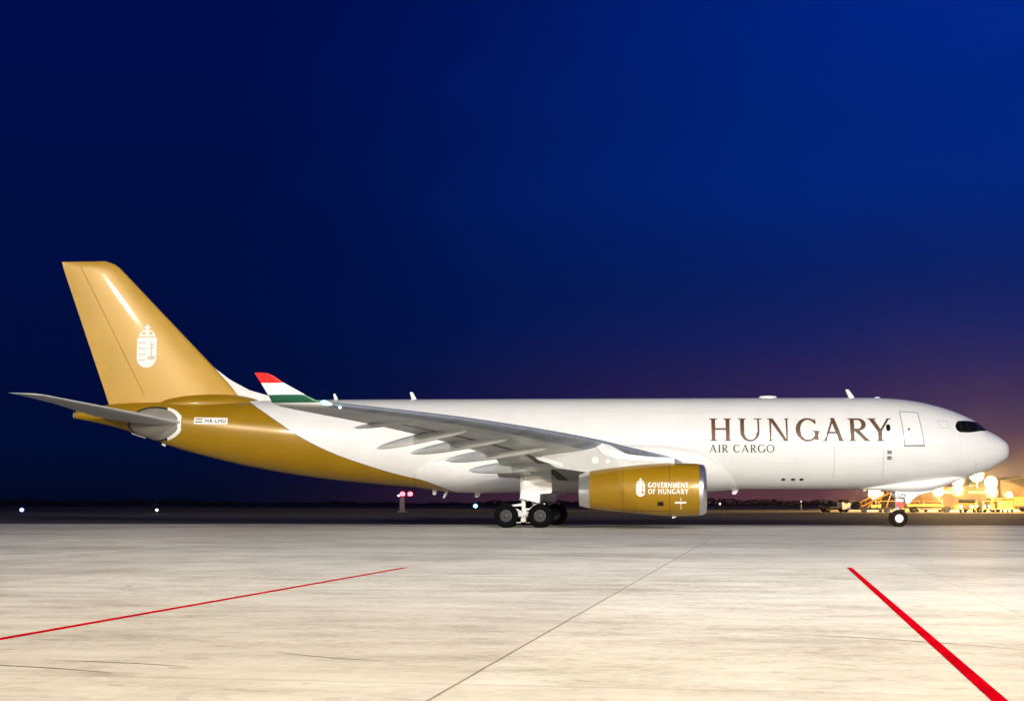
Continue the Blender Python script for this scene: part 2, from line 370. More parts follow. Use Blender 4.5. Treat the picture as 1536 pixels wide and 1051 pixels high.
def decal(name, S, u0, u1, nu, v0, v1, nv, F, m, parent, off=.012, axis=None, label=None):
    us = np.linspace(u0, u1, nu); vs = np.linspace(v0, v1, nv); UU, VV = np.meshgrid(us, vs, indexing='ij')
    f = F(S(UU, VV)); f = np.where(np.abs(f) < 1e-6, 1e-6, f)
    neg = f < 0; cell = neg[:-1, :-1] | neg[1:, :-1] | neg[:-1, 1:] | neg[1:, 1:]
    idx = {}; uv = []; faces = []
    def vid(key, u, v):
        if key not in idx: idx[key] = len(uv); uv.append((u, v))
        return idx[key]
    for i, j in zip(*np.nonzero(cell)):
        cs = ((i, j), (i + 1, j), (i + 1, j + 1), (i, j + 1)); p = []
        for a in range(4):
            c, d = cs[a], cs[(a + 1) % 4]; fc, fd = f[c], f[d]
            if fc < 0: p.append(vid(c, us[c[0]], vs[c[1]]))
            if (fc < 0) != (fd < 0):
                k = (min(c, d), max(c, d))
                if k not in idx:
                    t = fc / (fc - fd); vid(k, us[c[0]] + t * (us[d[0]] - us[c[0]]), vs[c[1]] + t * (vs[d[1]] - vs[c[1]]))
                p.append(idx[k])
        if len(p) >= 3: faces.append(tuple(p))
    uv = np.array(uv); e = 1e-3
    P = S(uv[:, 0], uv[:, 1]); A = S(uv[:, 0] + e, uv[:, 1]) - S(uv[:, 0] - e, uv[:, 1]); B = S(uv[:, 0], uv[:, 1] + e) - S(uv[:, 0], uv[:, 1] - e)
    n = np.cross(A, B); n /= np.linalg.norm(n, axis=1)[:, None] + 1e-12
    ref = axis(P); sg = np.sign((n * (P - ref)).sum(1))[:, None]; n = n * sg
    if sg.mean() < 0: faces = [q[::-1] for q in faces]
    o = mesh_obj(name, P + n * off, faces, m, parent, True)
    if label: o['label'] = label
    return o

# ------------------------------------------------------------------ the setting: ground
def sheet(name, pts, z, m, kind='structure'):
    return tag(mesh_obj(name, [(x, y, z) for x, y in pts], [tuple(range(len(pts)))], m, None, False), kind=kind)
def concrete_material():
    m = bpy.data.materials.new('worn_concrete'); m.use_nodes = True; t = m.node_tree; b = t.nodes['Principled BSDF']
    tc = t.nodes.new('ShaderNodeTexCoord'); s = nd(t, 'ShaderNodeSeparateXYZ'); t.links.new(tc.outputs['Object'], s.inputs[0])
    def noise(scale, det=8.0, rough=.62, vec=None, dist=0.0):
        n = nd(t, 'ShaderNodeTexNoise', inp={'Scale': scale, 'Detail': det, 'Roughness': rough, 'Distortion': dist}); t.links.new(vec or tc.outputs['Object'], n.inputs[0]); return n.outputs[0]
    mp = nd(t, 'ShaderNodeMapping', inp={'Scale': (.5, 1.0, 1.0), 'Rotation': (0, 0, R(7))}); t.links.new(tc.outputs['Object'], mp.inputs[0])
    a = noise(.16, vec=mp.outputs[0]); c = noise(1.3, vec=mp.outputs[0]); d = noise(7.0); g = noise(.05); q = noise(3.2, vec=mp.outputs[0], dist=.6)
    v = mth(t, 'ADD', mth(t, 'ADD', mth(t, 'MULTIPLY', a, .34), mth(t, 'MULTIPLY', c, .30)), mth(t, 'ADD', mth(t, 'MULTIPLY', d, .20), mth(t, 'MULTIPLY', g, .16)))
    col = ramp(t, v, [(.37, (.28, .25, .205)), (.44, (.46, .43, .365)), (.50, (.62, .59, .52)), (.57, (.74, .71, .63))], 'LINEAR')
    # dark scuffs and stains
    st = ramp(t, q, [(.58, (0, 0, 0)), (.70, (1, 1, 1))], 'LINEAR')
    col = mixc(t, mth(t, 'MULTIPLY', st, .45), col, (.20, .17, .13))
    q2 = noise(.9, dist=1.2); st2 = ramp(t, q2, [(.62, (0, 0, 0)), (.68, (1, 1, 1))], 'LINEAR'); col = mixc(t, mth(t, 'MULTIPLY', st2, .30), col, (.24, .21, .17))
    q3 = noise(.55, dist=.8, vec=mp.outputs[0]); st3 = ramp(t, q3, [(.56, (0, 0, 0)), (.66, (1, 1, 1))], 'LINEAR'); col = mixc(t, mth(t, 'MULTIPLY', st3, .30), col, (.72, .69, .62))
    # slab joints: lanes 5.6 m wide running away from the viewer, each slab 6 m long
    u = mth(t, 'SUBTRACT', s.outputs[0], mth(t, 'MULTIPLY', s.outputs[1], .067))
    wob = mth(t, 'MULTIPLY', mth(t, 'SUBTRACT', noise(.8), .5), .03)
    fu = mth(t, 'MULTIPLY', mth(t, 'SUBTRACT', .5, mth(t, 'ABSOLUTE', mth(t, 'SUBTRACT', mth(t, 'FRACT', mth(t, 'DIVIDE', mth(t, 'SUBTRACT', mth(t, 'ADD', u, wob), 12.26), 5.6)), .5))), 5.6)
    wn = nd(t, 'ShaderNodeTexWhiteNoise', noise_dimensions='2D'); cb = nd(t, 'ShaderNodeCombineXYZ')
    t.links.new(mth(t, 'FLOOR', mth(t, 'DIVIDE', mth(t, 'SUBTRACT', u, 12.26), 5.6)), cb.inputs[0]); t.links.new(mth(t, 'FLOOR', mth(t, 'DIVIDE', mth(t, 'ADD', s.outputs[1], mth(t, 'MULTIPLY', s.outputs[0], .067)), 6.0)), cb.inputs[1]); t.links.new(cb.outputs[0], wn.inputs[0])
    col = mixc(t, mth(t, 'MULTIPLY', wn.outputs[0], .22), col, (.30, .28, .25))
    fine = mth(t, 'LESS_THAN', fu, .014); wide = mth(t, 'LESS_THAN', fu, .07)
    fv = mth(t, 'MULTIPLY', mth(t, 'SUBTRACT', .5, mth(t, 'ABSOLUTE', mth(t, 'SUBTRACT', mth(t, 'FRACT', mth(t, 'DIVIDE', mth(t, 'ADD', s.outputs[1], mth(t, 'MULTIPLY', s.outputs[0], .067)), 6.0)), .5))), 6.0)
    cross = mth(t, 'LESS_THAN', fv, .03)
    only = mth(t, 'LESS_THAN', mth(t, 'ABSOLUTE', mth(t, 'SUBTRACT', u, 12.26)), 1.0)
    col = mixc(t, mth(t, 'MULTIPLY', wide, mth(t, 'ADD', mth(t, 'MULTIPLY', only, .10), .06)), col, (.62, .58, .50))
    col = mixc(t, mth(t, 'MULTIPLY', fine, mth(t, 'ADD', mth(t, 'MULTIPLY', only, .45), .22)), col, (.10, .075, .05))
    col = mixc(t, mth(t, 'MULTIPLY', cross, .22), col, (.16, .14, .12))
    t.links.new(col, b.inputs['Base Color'])
    t.links.new(mth(t, 'ADD', mth(t, 'MULTIPLY', c, .35), .36), b.inputs['Roughness'])
    b.inputs['Specular IOR Level'].default_value = .55
    bp = nd(t, 'ShaderNodeBump', inp={'Strength': .35, 'Distance': .02}); t.links.new(mth(t, 'ADD', c, mth(t, 'MULTIPLY', d, .5)), bp.inputs['Height']); t.links.new(bp.outputs[0], b.inputs['Normal'])
    return m
M_conc = concrete_material()
M_asph = mat('dark_asphalt', (.030, .029, .030), .8, noise=(.35, .45), bump=(4, .3, .01))
M_grass = mat('dry_grass', (.13, .12, .065), .9, noise=(.08, .6), bump=(3, .6, .05))
M_far = mat('far_field', (.03, .032, .018), .95, noise=(.02, .4))
sheet('field', [(-6000, -1500), (6000, -1500), (6000, 9000), (-6000, 9000)], -.016, M_far)
sheet('grass_strip', [(-700, 66), (800, 60), (800, 150), (-700, 150)], -.012, M_grass)
sheet('taxiway', [(-700, 6.0), (800, 3.0), (800, 57.0), (-700, 61)], -.008, M_asph)
sheet('apron', [(-500, -420), (600, -420), (600, 4.0), (-500, 8.0)], 0.0, M_conc)
M_edge = mat('edge_paint', (.42, .41, .38), .7, noise=(.6, .4))
sheet('taxiway_edge_line', [(-300, 56.0), (300, 53.5), (300, 54.6), (-300, 57.1)], -.004, M_edge)
M_band = mat('lit_ground_tone', (.80, .79, .77), .55, noise=(.4, .12))  # strip of brighter lit ground, its light put in as pale colour
sheet('lit_ground_band', [(22.3, -2.2), (34, -4.5), (90, -9.5), (90, -13.0), (34, -8.6), (22.6, -5.2)], .004, M_band)
M_redl = mat('red_line_paint', (.60, .0005, .012), .7, spec=.0)
def worn(m, c0, c1):
    t = m.node_tree; b = t.nodes['Principled BSDF']; tc = t.nodes.new('ShaderNodeTexCoord')
    n = nd(t, 'ShaderNodeTexNoise', inp={'Scale': 9.0, 'Detail': 9.0, 'Roughness': .75}); t.links.new(tc.outputs['Object'], n.inputs[0])
    n2 = nd(t, 'ShaderNodeTexNoise', inp={'Scale': 1.3, 'Detail': 5.0}); t.links.new(tc.outputs['Object'], n2.inputs[0])
    c = ramp(t, n2.outputs[0], [(.35, tuple(q * .72 for q in c0)), (.62, c0)], 'LINEAR')
    f = ramp(t, n.outputs[0], [(.62, (0, 0, 0)), (.70, (1, 1, 1))], 'LINEAR'); t.links.new(mixc(t, mth(t, 'MULTIPLY', f, .7), c, c1), b.inputs['Base Color'])
worn(M_redl, (.50, .0003, .008), (.45, .35, .28))
def strip(name, pts, w, z, m):
    v = []; f = []
    for i, p in enumerate(pts):
        a = Vector(pts[max(i - 1, 0)]); b = Vector(pts[min(i + 1, len(pts) - 1)]); d = (b - a).normalized(); n = Vector((-d.y, d.x)); ww = w[i] if isinstance(w, (list, tuple)) else w
        v += [(p[0] - n.x * ww / 2, p[1] - n.y * ww / 2, z), (p[0] + n.x * ww / 2, p[1] + n.y * ww / 2, z)]
        if i: f.append((2 * i - 2, 2 * i, 2 * i + 1, 2 * i - 1))
    return tag(mesh_obj(name, v, f, m, None, False), kind='structure')
strip('red_stand_line', [(.9, -86.5), (2.79, -58.11)], .13, .004, M_redl)
strip('red_stand_line', [(10.58, -86.0), (11.07, -79.0), (12.585, -57.0)], .115, .004, M_redl)
M_scuff = mat('tyre_scuff', (.13, .11, .095), .8, noise=(4, .3))
def arc(p, q, sag, n=16):
    d = Vector(q) - Vector(p); nn = Vector((-d.y, d.x)).normalized(); return [tuple(Vector(p) + d * t + nn * sag * 4 * t * (1 - t)) for t in np.linspace(0, 1, n)]
for p, q, sag, w in (((1.9, -77.45), (4.0, -78.05), .10, .032), ((3.0, -77.15), (4.5, -77.55), .07, .022), ((4.9, -76.2), (6.2, -76.9), -.1, .016), ((2.4, -79.9), (3.4, -80.1), .05, .02), ((9.2, -73.5), (12.4, -75.6), .35, .02), ((-6, -48), (9, -52), .8, .10), ((6, -40), (26, -46), -1.2, .12)):
    a = arc(p, q, sag); strip('tyre_mark', a, [w * (.25 + math.sin(math.pi * k / 15)) for k in range(16)], .003, M_scuff)

# ------------------------------------------------------------------ THE AIRLINER.  x = metres behind the nose, X = 28.85 - x
jet = empty('cargo_airliner', (0, 0, 0), 'long white freight airliner with gold tail parked side-on across the apron', 'airplane')
XN = 28.85
sq = np.sqrt
def prof(p): return pchip([math.sqrt(a) for a, _ in p], [b for _, b in p])
f_top = prof([(0, 4.63), (.11, 5.02), (.40, 5.28), (.87, 5.58), (1.36, 5.84), (1.83, 6.26), (2.41, 6.60), (3.19, 6.95), (4.36, 7.33), (5.54, 7.60), (6.73, 7.75), (8.32, 7.83), (16, 7.87), (33, 7.94), (41, 7.97), (50.4, 7.95), (54, 7.92), (56, 7.83), (57.6, 7.6), (58.67, 7.38)])
f_bot = prof([(0, 4.63), (.06, 4.26), (.55, 3.79), (1.34, 3.35), (2.13, 3.07), (2.92, 2.87), (4.5, 2.62), (6.48, 2.42), (8.46, 2.31), (12, 2.27), (32, 2.27), (35.2, 2.35), (37.3, 2.48), (39.4, 2.67), (42.9, 3.05), (46.8, 3.70), (50.8, 4.63), (52, 4.97), (54, 5.65), (56.4, 6.40), (58.67, 6.86)])
f_w = prof([(0, 0), (.1, .42), (.5, .92), (1.3, 1.47), (2.1, 1.87), (3.2, 2.25), (4.5, 2.52), (6, 2.70), (8, 2.80), (10, 2.82), (36, 2.82), (39, 2.75), (43, 2.45), (47, 1.95), (50.8, 1.47), (54, .98), (56.4, .60), (58.67, .30)])
f_zc = prof([(0, 4.63), (2, 4.78), (5, 5.0), (8, 5.07), (36, 5.12), (39, 5.27), (43, 5.55), (47, 5.95), (50.8, 6.4), (54, 6.85), (56.4, 7.13), (58.67, 7.12)])
def S_fus(x, th):                               # th: 0 top, pi bottom, negative = side towards the photographer
    s = sq(np.maximum(x, 0)); T, B, Wd, C = f_top(s), f_bot(s), f_w(s), f_zc(s); c = np.cos(th)
    return np.stack([XN - x + 0 * th, Wd * np.sin(th), C + np.where(c > 0, (T - C) * c, (C - B) * c)], -1)
def ax_fus(P): Q = P.copy(); Q[:, 1] = 0; Q[:, 2] = f_zc(sq(np.maximum(XN - P[:, 0], 0))); Q[:, 0] -= .3; return Q
xs = np.concatenate([np.linspace(.02, 3.2, 56)**2, np.linspace(10.6, 58.67, 90)])
ths = np.linspace(-math.pi, math.pi, 97)[:-1]
secs = [[tuple(p) for p in S_fus(np.full(96, x), ths)] for x in xs]
v, f = loft(secs, True, True)
fus = mesh_obj('fuselage', v, f, M_fus, jet, True, sharp=60)
# belly (wing to body) fairing
def belly():
    zb = pchip([16.3, 16.6, 17.2, 18.8, 21, 24, 30, 33, 34.8, 35.7, 36.1, 36.2], [2.42, 2.9, 3.62, 4.62, 4.92, 5.0, 4.75, 4.45, 4.02, 3.55, 3.1, 2.6]); out = []
    for x in np.concatenate([np.linspace(16.32, 21, 30), np.linspace(21.5, 32, 20), np.linspace(32.4, 36.19, 26)]):
        q0 = math.sqrt(x); Wd, B, C = float(f_w(q0)), float(f_bot(q0)), float(f_zc(q0)); th0 = math.acos(max(-1, min(1, -(C - float(zb(x))) / (C - B))))
        e = min(1, max(0, (x - 16.3) / 2.6)) ** .75 * min(1, max(0, (36.2 - x) / 2.6)) ** .75; left = []
        for q in np.linspace(0, 1, 26):
            th = th0 + (math.pi - th0) * q; sm = q * q * (3 - 2 * q)
            y = Wd * math.sin(th) + e * .66 * math.sin(math.pi * q ** .9) ** .8 + (.03 if q > 0 else -.06); z = C + (C - B) * math.cos(th) - e * .20 * sm - .02 * (q > 0)
            if q == 1: y = 0.0
            left.append((y, z))
        out.append([(XN - x, -y, z) for y, z in left] + [(XN - x, y, z) for y, z in left[-2::-1]] + [(XN - x, 0, float(zb(x)) + .0)])
    return loft(out)
M_bel = mat('fairing_paint', (.76, .74, .71), .36, coat=.4, noise=(.8, .08))
v, f = belly(); bel = mesh_obj('belly_fairing', v, f, M_fus, jet, True, sharp=60)
# nose gear blister
def blister():
    st = [(9.05, .06, 2.29), (8.4, .55, 2.22), (7.6, .85, 2.15), (6.6, 1.1, 2.07), (5.6, 1.22, 2.06), (4.8, 1.22, 2.15), (4.0, 1.15, 2.38), (3.4, 1.0, 2.60), (2.9, .75, 2.80), (2.5, .4, 2.95)]
    fx = pchip([-a[0] for a in st], [a[1] for a in st]); fz = pchip([-a[0] for a in st], [a[2] for a in st]); out = []
    for x in np.linspace(2.52, 9.03, 34):
        w, z = float(fx(-x)), float(fz(-x)); zt = max(z + .12, float(f_bot(math.sqrt(x))) + .45 * min(1, w)); r = []
        for k in range(32):
            a = -math.pi + 2 * math.pi * k / 32; e = .75; sn, cs = math.sin(a), math.cos(a)
            r.append((XN - x, w * abs(sn)**e * (1 if sn > 0 else -1), (z + zt) / 2 + (zt - z) / 2 * abs(cs)**e * (1 if cs > 0 else -1)))
        out.append(r)
    return loft(out)
v, f = blister(); mesh_obj('nose_gear_fairing', v, f, M_white, jet, True, sharp=60)

# cockpit glass: band round the nose, shape set in side view, same both sides
def F_cock(P):
    return poly(P[..., 0], P[..., 2], [(25.36, 5.94), (25.46, 6.17), (25.61, 6.28), (26.12, 6.31), (26.69, 6.27), (27.15, 6.30), (27.56, 5.80), (27.2, 5.70), (26.87, 5.68), (26.48, 5.61), (26.17, 5.58), (25.62, 5.59), (25.42, 5.72)])
cock = decal('cockpit_window', S_fus, .9, 3.6, 110, -1.9, 1.9, 150, F_cock, M_glass, fus, .015, ax_fus)
cock['label'] = 'black wraparound cockpit window band'
M_post = mat('post_dark', (.012, .012, .014), .4)
for pa, pb in (((26.12, 6.5), (26.18, 5.5)), ((26.72, 6.5), (26.94, 5.5)), ((25.66, 6.5), (25.70, 5.5))):
    for sd in (-1, 1):
        decal('window_post', S_fus, .9, 3.6, 260, *((-1.9, -.15) if sd < 0 else (.15, 1.9)), 130, lambda P: I_(I_(seg(P[..., 0], P[..., 2], pa, pb, .032), F_cock(P) + .02), .12 - abs(P[..., 1])), M_post, cock, .009 + .015, ax_fus)
# name on the fuselage
HX = 10.89; k = 10.63 / 1160.0
HU = [('H', 105, 248), ('U', 292, 440), ('N', 480, 622), ('G', 660, 810), ('A', 830, 970), ('R', 996, 1130), ('Y', 1124, 1268)]
HU = [(c, (a - 105) * k, (b - 105) * k) for c, a, b in HU]
F = words(HU, HX, 5.12, 1.36, slope=-.0055, T=.17, t=.078, sf=.085)
decal('company_name', S_fus, 7.0, 18.2, 760, -1.75, -.88, 110, F, M_brown, fus, .010, ax_fus, label='large brown serif letters HUNGARY')
WS = {'A': .9, 'I': .34, 'R': .75, 'C': .85, 'G': .9, 'O': .95, 'H': .95, 'U': .9, 'N': .95, 'Y': .85, 'V': .9, 'E': .65, 'M': 1.1, 'T': .75, 'F': .62, 'L': .65, '-': .4}
AC = spaced('AIR CARGO', 3.85, WS)
for q, lb in ((AC[:3], 'AIR'), (AC[3:], 'CARGO')):
    decal('cargo_lettering', S_fus, 14.0, 18.2, 420, -2.0, -1.62, 64, words(q, HX - .03, 4.44, .46, slope=-.004, T=.17, t=.085, sf=.09), M_greyl, fus, .010, ax_fus, label='small grey serif letters ' + lb)
# door, windows, placards, panel outlines
def outline(q, w):
    def F(P):
        d = poly(P[..., 0], P[..., 2], q); return abs(d + w / 2) - w / 2
    return F
door = [(22.12, 6.86), (23.22, 6.80), (23.46, 4.80), (22.28, 4.78)]
def F_door(P): return poly(P[..., 0], P[..., 2], door)
dr = decal('crew_door', S_fus, 5.2, 7.0, 60, -1.8, -.7, 60, F_door, mat('door_white', (.79, .78, .76), .36, coat=.4), fus, .012, ax_fus, label='white crew door with grey outline')
decal('door_frame', S_fus, 5.2, 7.0, 230, -1.8, -.7, 230, lambda P: uni(outline(door, .045)(P), rect(P[..., 0], P[..., 2], 22.25, 4.74, 23.48, 4.80)), M_line, dr, .018, ax_fus)
decal('door_handle', S_fus, 6.0, 6.8, 90, -1.6, -1.1, 80, lambda P: ell(P[..., 0], P[..., 2], 22.58, 5.76, .06, .07), M_black, dr, .02, ax_fus)
decal('cabin_window', S_fus, 6.9, 8.0, 120, -1.6, -1.0, 120, lambda P: I_(ell(P[..., 0], P[..., 2], 21.38, 5.86, .15, .20), abs(P[..., 0] - 21.38) - .12), M_glass, fus, .016, ax_fus, label='small dark oval window beside the last letter')
for z in (4.31, 3.98):
    def F_plac(P, z=z): X, Z = P[..., 0], P[..., 2]; return I_(rect(X, Z, 21.28, z, 21.54, z + .19), -uni(*[rect(X, Z, 21.30 + .08 * i, z + .05, 21.34 + .08 * i, z + .11) for i in range(3)]))
    decal('placard', S_fus, 7.0, 8.0, 120, -2.3, -1.7, 120, F_plac, M_greyl, fus, .012, ax_fus)
for x in (15.27, 15.85, 16.35):
    decal('vent_port', S_fus, XN - x - .3, XN - x + .3, 60, -2.75, -2.3, 60, lambda P, x=x: ell(P[..., 0], P[..., 2], x, 2.84, .13, .07), M_dark, fus, .012, ax_fus)
M_joint = mat('joint_grey', (.50, .50, .50), .5)
for Fj in (outline([(18.2, 4.72), (21.1, 4.70), (21.1, 2.62), (18.2, 2.64)], .035), outline([(24.25, 6.28), (24.95, 6.26), (25.02, 5.84), (24.55, 5.82)], .035), lambda P: seg(P[..., 0], P[..., 2], (26.6, 3.3), (26.55, 3.9), .03)):
    decal('panel_joint', S_fus, 1.8, 11, 620, -2.45, -.9, 190, Fj, M_joint, fus, .009, ax_fus)
# registration plate on the rear fuselage
def fr(P, x0=-21.42, x1=-19.16): X = P[..., 0]; s = -.0; return X, P[..., 2] - (6.60 - (X - x0) * .028)
def F_plate(P): X, Z = fr(P); return rect(X, Z, -21.42, -.20, -19.16, .22)
pl = decal('registration_plate', S_fus, 47.8, 50.6, 120, -1.6, -.8, 60, F_plate, M_decal, fus, .012, ax_fus, label='white plate with small flag and registration HA-LHU')
def F_reg(P):
    X, Z = fr(P); Q = P.copy(); Q[..., 2] = Z; return words(spaced('HA-LHU', 1.38, WS, gap=.25), -20.66, -.11, .24, T=.20, t=.20, sf=0)(Q)
decal('registration', S_fus, 47.8, 50.6, 420, -1.6, -.8, 120, F_reg, mat('reg_grey', (.06, .055, .05), .5), pl, .020, ax_fus)
def F_flag(P): X, Z = fr(P); return rect(X, Z, -21.32, .07, -20.84, .145)
decal('flag_stripe', S_fus, 47.8, 50.6, 120, -1.6, -.8, 160, F_flag, mat('dull_red', (.25, .10, .08), .5), pl, .020, ax_fus)
decal('flag_stripe', S_fus, 47.8, 50.6, 120, -1.6, -.8, 160, lambda P: rect(*fr(P), -21.32, -.11, -20.84, -.035), mat('dull_green', (.05, .12, .09), .5), pl, .020, ax_fus)
# silver exhaust pipe at the tail end
mb = MB(); mb.lathe([(0, .24), (.06, .20), (.12, .13)], (-29.98, 0, 7.12), 'X', 28); mb.build('exhaust_pipe', M_silver, fus, True)

# antennas: blades on the crown and belly
def blade(name, x, z, h, c, lean, m=M_white, parent=fus, y=0.0):
    mb = MB(); s = 1 if h > 0 else -1; r = []
    for t, k in ((0, 1.0), (.5, .82), (.9, .62), (1.0, .45)):
        cc = c * k; xo = x - lean * t; zz = z + h * t
        r.append([(xo + cc / 2 * math.cos(a), y + .045 * k * math.sin(a), zz) for a in np.linspace(0, 2 * math.pi, 17)[:-1]])
    v, f = loft(r); mb.add(v, f); return mb.build(name, m, parent, True, 50)
blade('antenna', -7.55, 7.90, .52, .34, .22); blade('antenna', -12.6, 7.93, .42, .26, .14); blade('antenna', 19.65, 7.80, .55, .36, .30)
blade('belly_antenna', -6.2, 2.36, -.42, .34, .05); blade('belly_antenna', -5.35, 2.34, -.60, .24, .30); blade('belly_antenna', -3.45, 2.12, -.33, .42, .1, parent=bel); blade('belly_antenna', 12.5, 2.30, -.34, .42, .1)
blade('drain_mast', 20.3, 2.34, -.2, .2, .1)
mb = MB()
v, f = loft([[(14.55 + .55 * a * math.cos(t), .28 * a * math.sin(t), 7.84 + z) for t in np.linspace(0, 2 * math.pi, 29)[:-1]] for a, z in ((1, 0), (1, .09), (.86, .145), (.5, .165), (.1, .17))])
mb.add(v, f).build('satellite_antenna', M_white, fus, True, 60)
mb = MB(); v, f = loft([[(21.15 + .2 * a * math.cos(t), .12 * a * math.sin(t), 7.77 + z) for t in np.linspace(0, 2 * math.pi, 21)[:-1]] for a, z in ((1, 0), (.9, .08), (.4, .12))]); mb.add(v, f).build('beacon_cover', M_white, fus, True, 60)
mb = MB(); mb.box((-25.6, 0, 5.77), (1.0, .06, .10), ry=R(18.5)); mb.build('drain_strip', M_white, fus)
mb = MB(); mb.box((-23.9, 0, 5.17), (.25, .06, .14), ry=R(24)); mb.build('drain_strip', M_white, fus)

# ------------------------------------------------------------------ flying surfaces
def airfoil(n=26, tc=.12, camber=.0):
    xs = (1 - np.cos(np.linspace(0, math.pi, n))) / 2
    yt = 5 * tc * (.2969 * sq(xs) - .126 * xs - .3516 * xs**2 + .2843 * xs**3 - .1030 * xs**4) + .0012
    yc = camber * (4 * xs * (1 - xs)) - camber * .0
    return [(x, c + t) for x, c, t in zip(xs[::-1], yc[::-1], yt[::-1])] + [(x, c - t) for x, c, t in zip(xs[1:], yc[1:], yt[1:])]
def wing_section(y, le, te, zl, zt, tc, camber=.012, s=1, af=None):
    c = te - le; out = []
    for a, b in (af or airfoil(26, tc, camber)):
        out.append((XN - (le + a * c), y * s, zl + (zt - zl) * a + b * c))
    return out
# fin
def S_fin_side(x, z):                            # helper for marks: fin skin towards the photographer
    t = (z - 7.9) / (17.2 - 7.9); le = 47.33 + t * (56.50 - 47.33); te = 56.55 + t * (60.06 - 56.55); c = te - le; a = np.clip((x - le) / c, 0, 1)
    tc = .105; yt = 5 * tc * (.2969 * sq(a) - .126 * a - .3516 * a**2 + .2843 * a**3 - .1030 * a**4) * c
    return np.stack([XN - x, -yt, z + 0 * x], -1)
secs = []
for z in list(np.linspace(7.2, 16.7, 26)) + [16.95, 17.1, 17.18, 17.20]:
    t = (z - 7.9) / (17.2 - 7.9); le = 47.33 + t * (56.50 - 47.33); te = 56.55 + t * (60.06 - 56.55); k = 1.0
    if z > 16.7: q = (z - 16.7) / .5; le += .55 * q**2.5; k = math.sqrt(max(1 - q**2, .02)); te -= .04 * q
    c = te - le; secs.append([(XN - (le + a * c), b * c * k, z) for a, b in airfoil(26, .105)])
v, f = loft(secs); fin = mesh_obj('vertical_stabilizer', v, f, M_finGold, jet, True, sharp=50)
# rudder hinge line
def fin_chord(fr_, z): t = (z - 7.9) / 9.3; le = 47.33 + t * 9.17; te = 56.55 + t * 3.51; return le + fr_ * (te - le)
def F_rud(P):
    X, Z = P[..., 0], P[..., 2]; a, b = (XN - fin_chord(.70, 8.3), 8.3), (XN - fin_chord(.66, 16.9), 16.9); return seg(X, Z, a, b, .035)
ax_fin = lambda P: P + np.array([0, 1.0, 0])
decal('rudder_joint', S_fin_side, 50, 60.5, 420, 8.2, 17, 200, F_rud, mat('gold_joint', (.27, .15, .03), .5), fin, .022, ax_fin)
# white dorsal fillet ahead of the fin
secs = []
for t in np.linspace(0, 1, 22):
    x = 49.75 - t * 6.0; X = XN - x
    ztop = float(np.interp(X, [-20.9, -20.83, -19.61, -18.28, -17.17, -15.85, -14.9], [10.25, 10.23, 9.32, 8.62, 8.31, 8.10, 7.95])); w = .34 * (1 - t * .55) + .02
    secs.append([(X, w * (1 - q) ** .8 * s_, 7.6 + (ztop - 7.6) * q) for s_, qs in ((-1, (0, .3, .6, .85, .97)), (1, (.999, .85, .6, .3, 0))) for q in qs])
v, f = loft(secs); mesh_obj('dorsal_fillet', v, f, M_white, jet, True, sharp=60)
# fairing at the fin root
secs = [[(-20.9 - 3.6 * math.cos(p), .95 * math.sin(p) * math.cos(a), 7.72 + .72 * math.sin(p)**1.2 * math.sin(a)) for a in np.linspace(0, 2 * math.pi, 33)[:-1]] for p in np.linspace(.06, math.pi - .06, 28)]
v, f = loft(secs); mesh_obj('fin_root_fairing', v, f, M_gold, jet, True)
# crest: crowned shield, halved, in white
def F_crest(cx, cz, h, part):
    def F(P):
        X = (P[..., 0] - cx) / h; Z = (P[..., 2] - cz) / h              # origin: middle of the shield; h: whole height
        sh = uni(I_(rect(X, Z, -.245, -.30, .245, .20), .0 * X - 1), I_(ell(X, Z, 0, -.26, .245, .24), Z + .25))
        crown = uni(I_(ell(X, Z, .0, .20, .215, .20), -Z + .18), rect(X, Z, -.02, .36, .03, .52), rect(X, Z, -.07, .43, .08, .465))
        if part == 'shield':
            cut = uni(rect(X, Z, -.24, .215, .24, .24), ell(X, Z, -.08, .31, .045, .035), ell(X, Z, .09, .31, .045, .035))
            return I_(uni(sh, crown), -cut)
        if part == 'marks':
            st = uni(*[rect(X, Z, -.20, z, -.03, z + .025) for z in (.08, -.06, -.20, -.33)])
            cr = uni(rect(X, Z, .105, -.22, .135, .12), rect(X, Z, .06, .03, .18, .055), rect(X, Z, .05, -.05, .19, -.025), ell(X, Z, .12, -.27, .10, .05))
            return I_(uni(st, cr), sh + .01)
    return F
crest = decal('tail_crest', S_fin_side, 51.5, 56.5, 200, 9.8, 13.6, 200, F_crest(-25.08, 11.5, 2.75, 'shield'), M_decal, fin, .03, ax_fin, label='white crowned shield crest on the tail fin')
decal('crest_marking', S_fin_side, 51.5, 56.5, 300, 9.8, 13.6, 240, F_crest(-25.08, 11.5, 2.75, 'marks'), mat('crest_grey', (.60, .52, .42), .5), crest, .038, ax_fin)

# tailplane
def tailplane(s):
    secs = []
    for y, le, te, zl, zt, k in ((1.0, 50.9, 57.0, 6.46, 6.95, .8), (1.6, 51.3, 57.1, 6.55, 7.02, .75), (5.5, 54.05, 57.95, 7.15, 7.52, .6), (9.3, 56.65, 58.85, 7.70, 7.86, .6), (9.62, 57.15, 58.8, 7.75, 7.82, .6), (9.75, 57.9, 58.7, 7.79, 7.82, .3)):
        secs.append(wing_section(y, le, te, zl, zt, .10, -.004, s, [(a, b * k) for a, b in airfoil(22, .10, -.004)]))
    v, f = loft(secs); me = mesh_obj('horizontal_stabilizer', v, f, [M_grey, M_slat], jet, True, sharp=50)
    for p in me.data.polygons:
        if abs(p.normal.x) > .55 and p.normal.x > 0: p.material_index = 1
    return me
for s in (-1, 1): tailplane(s)
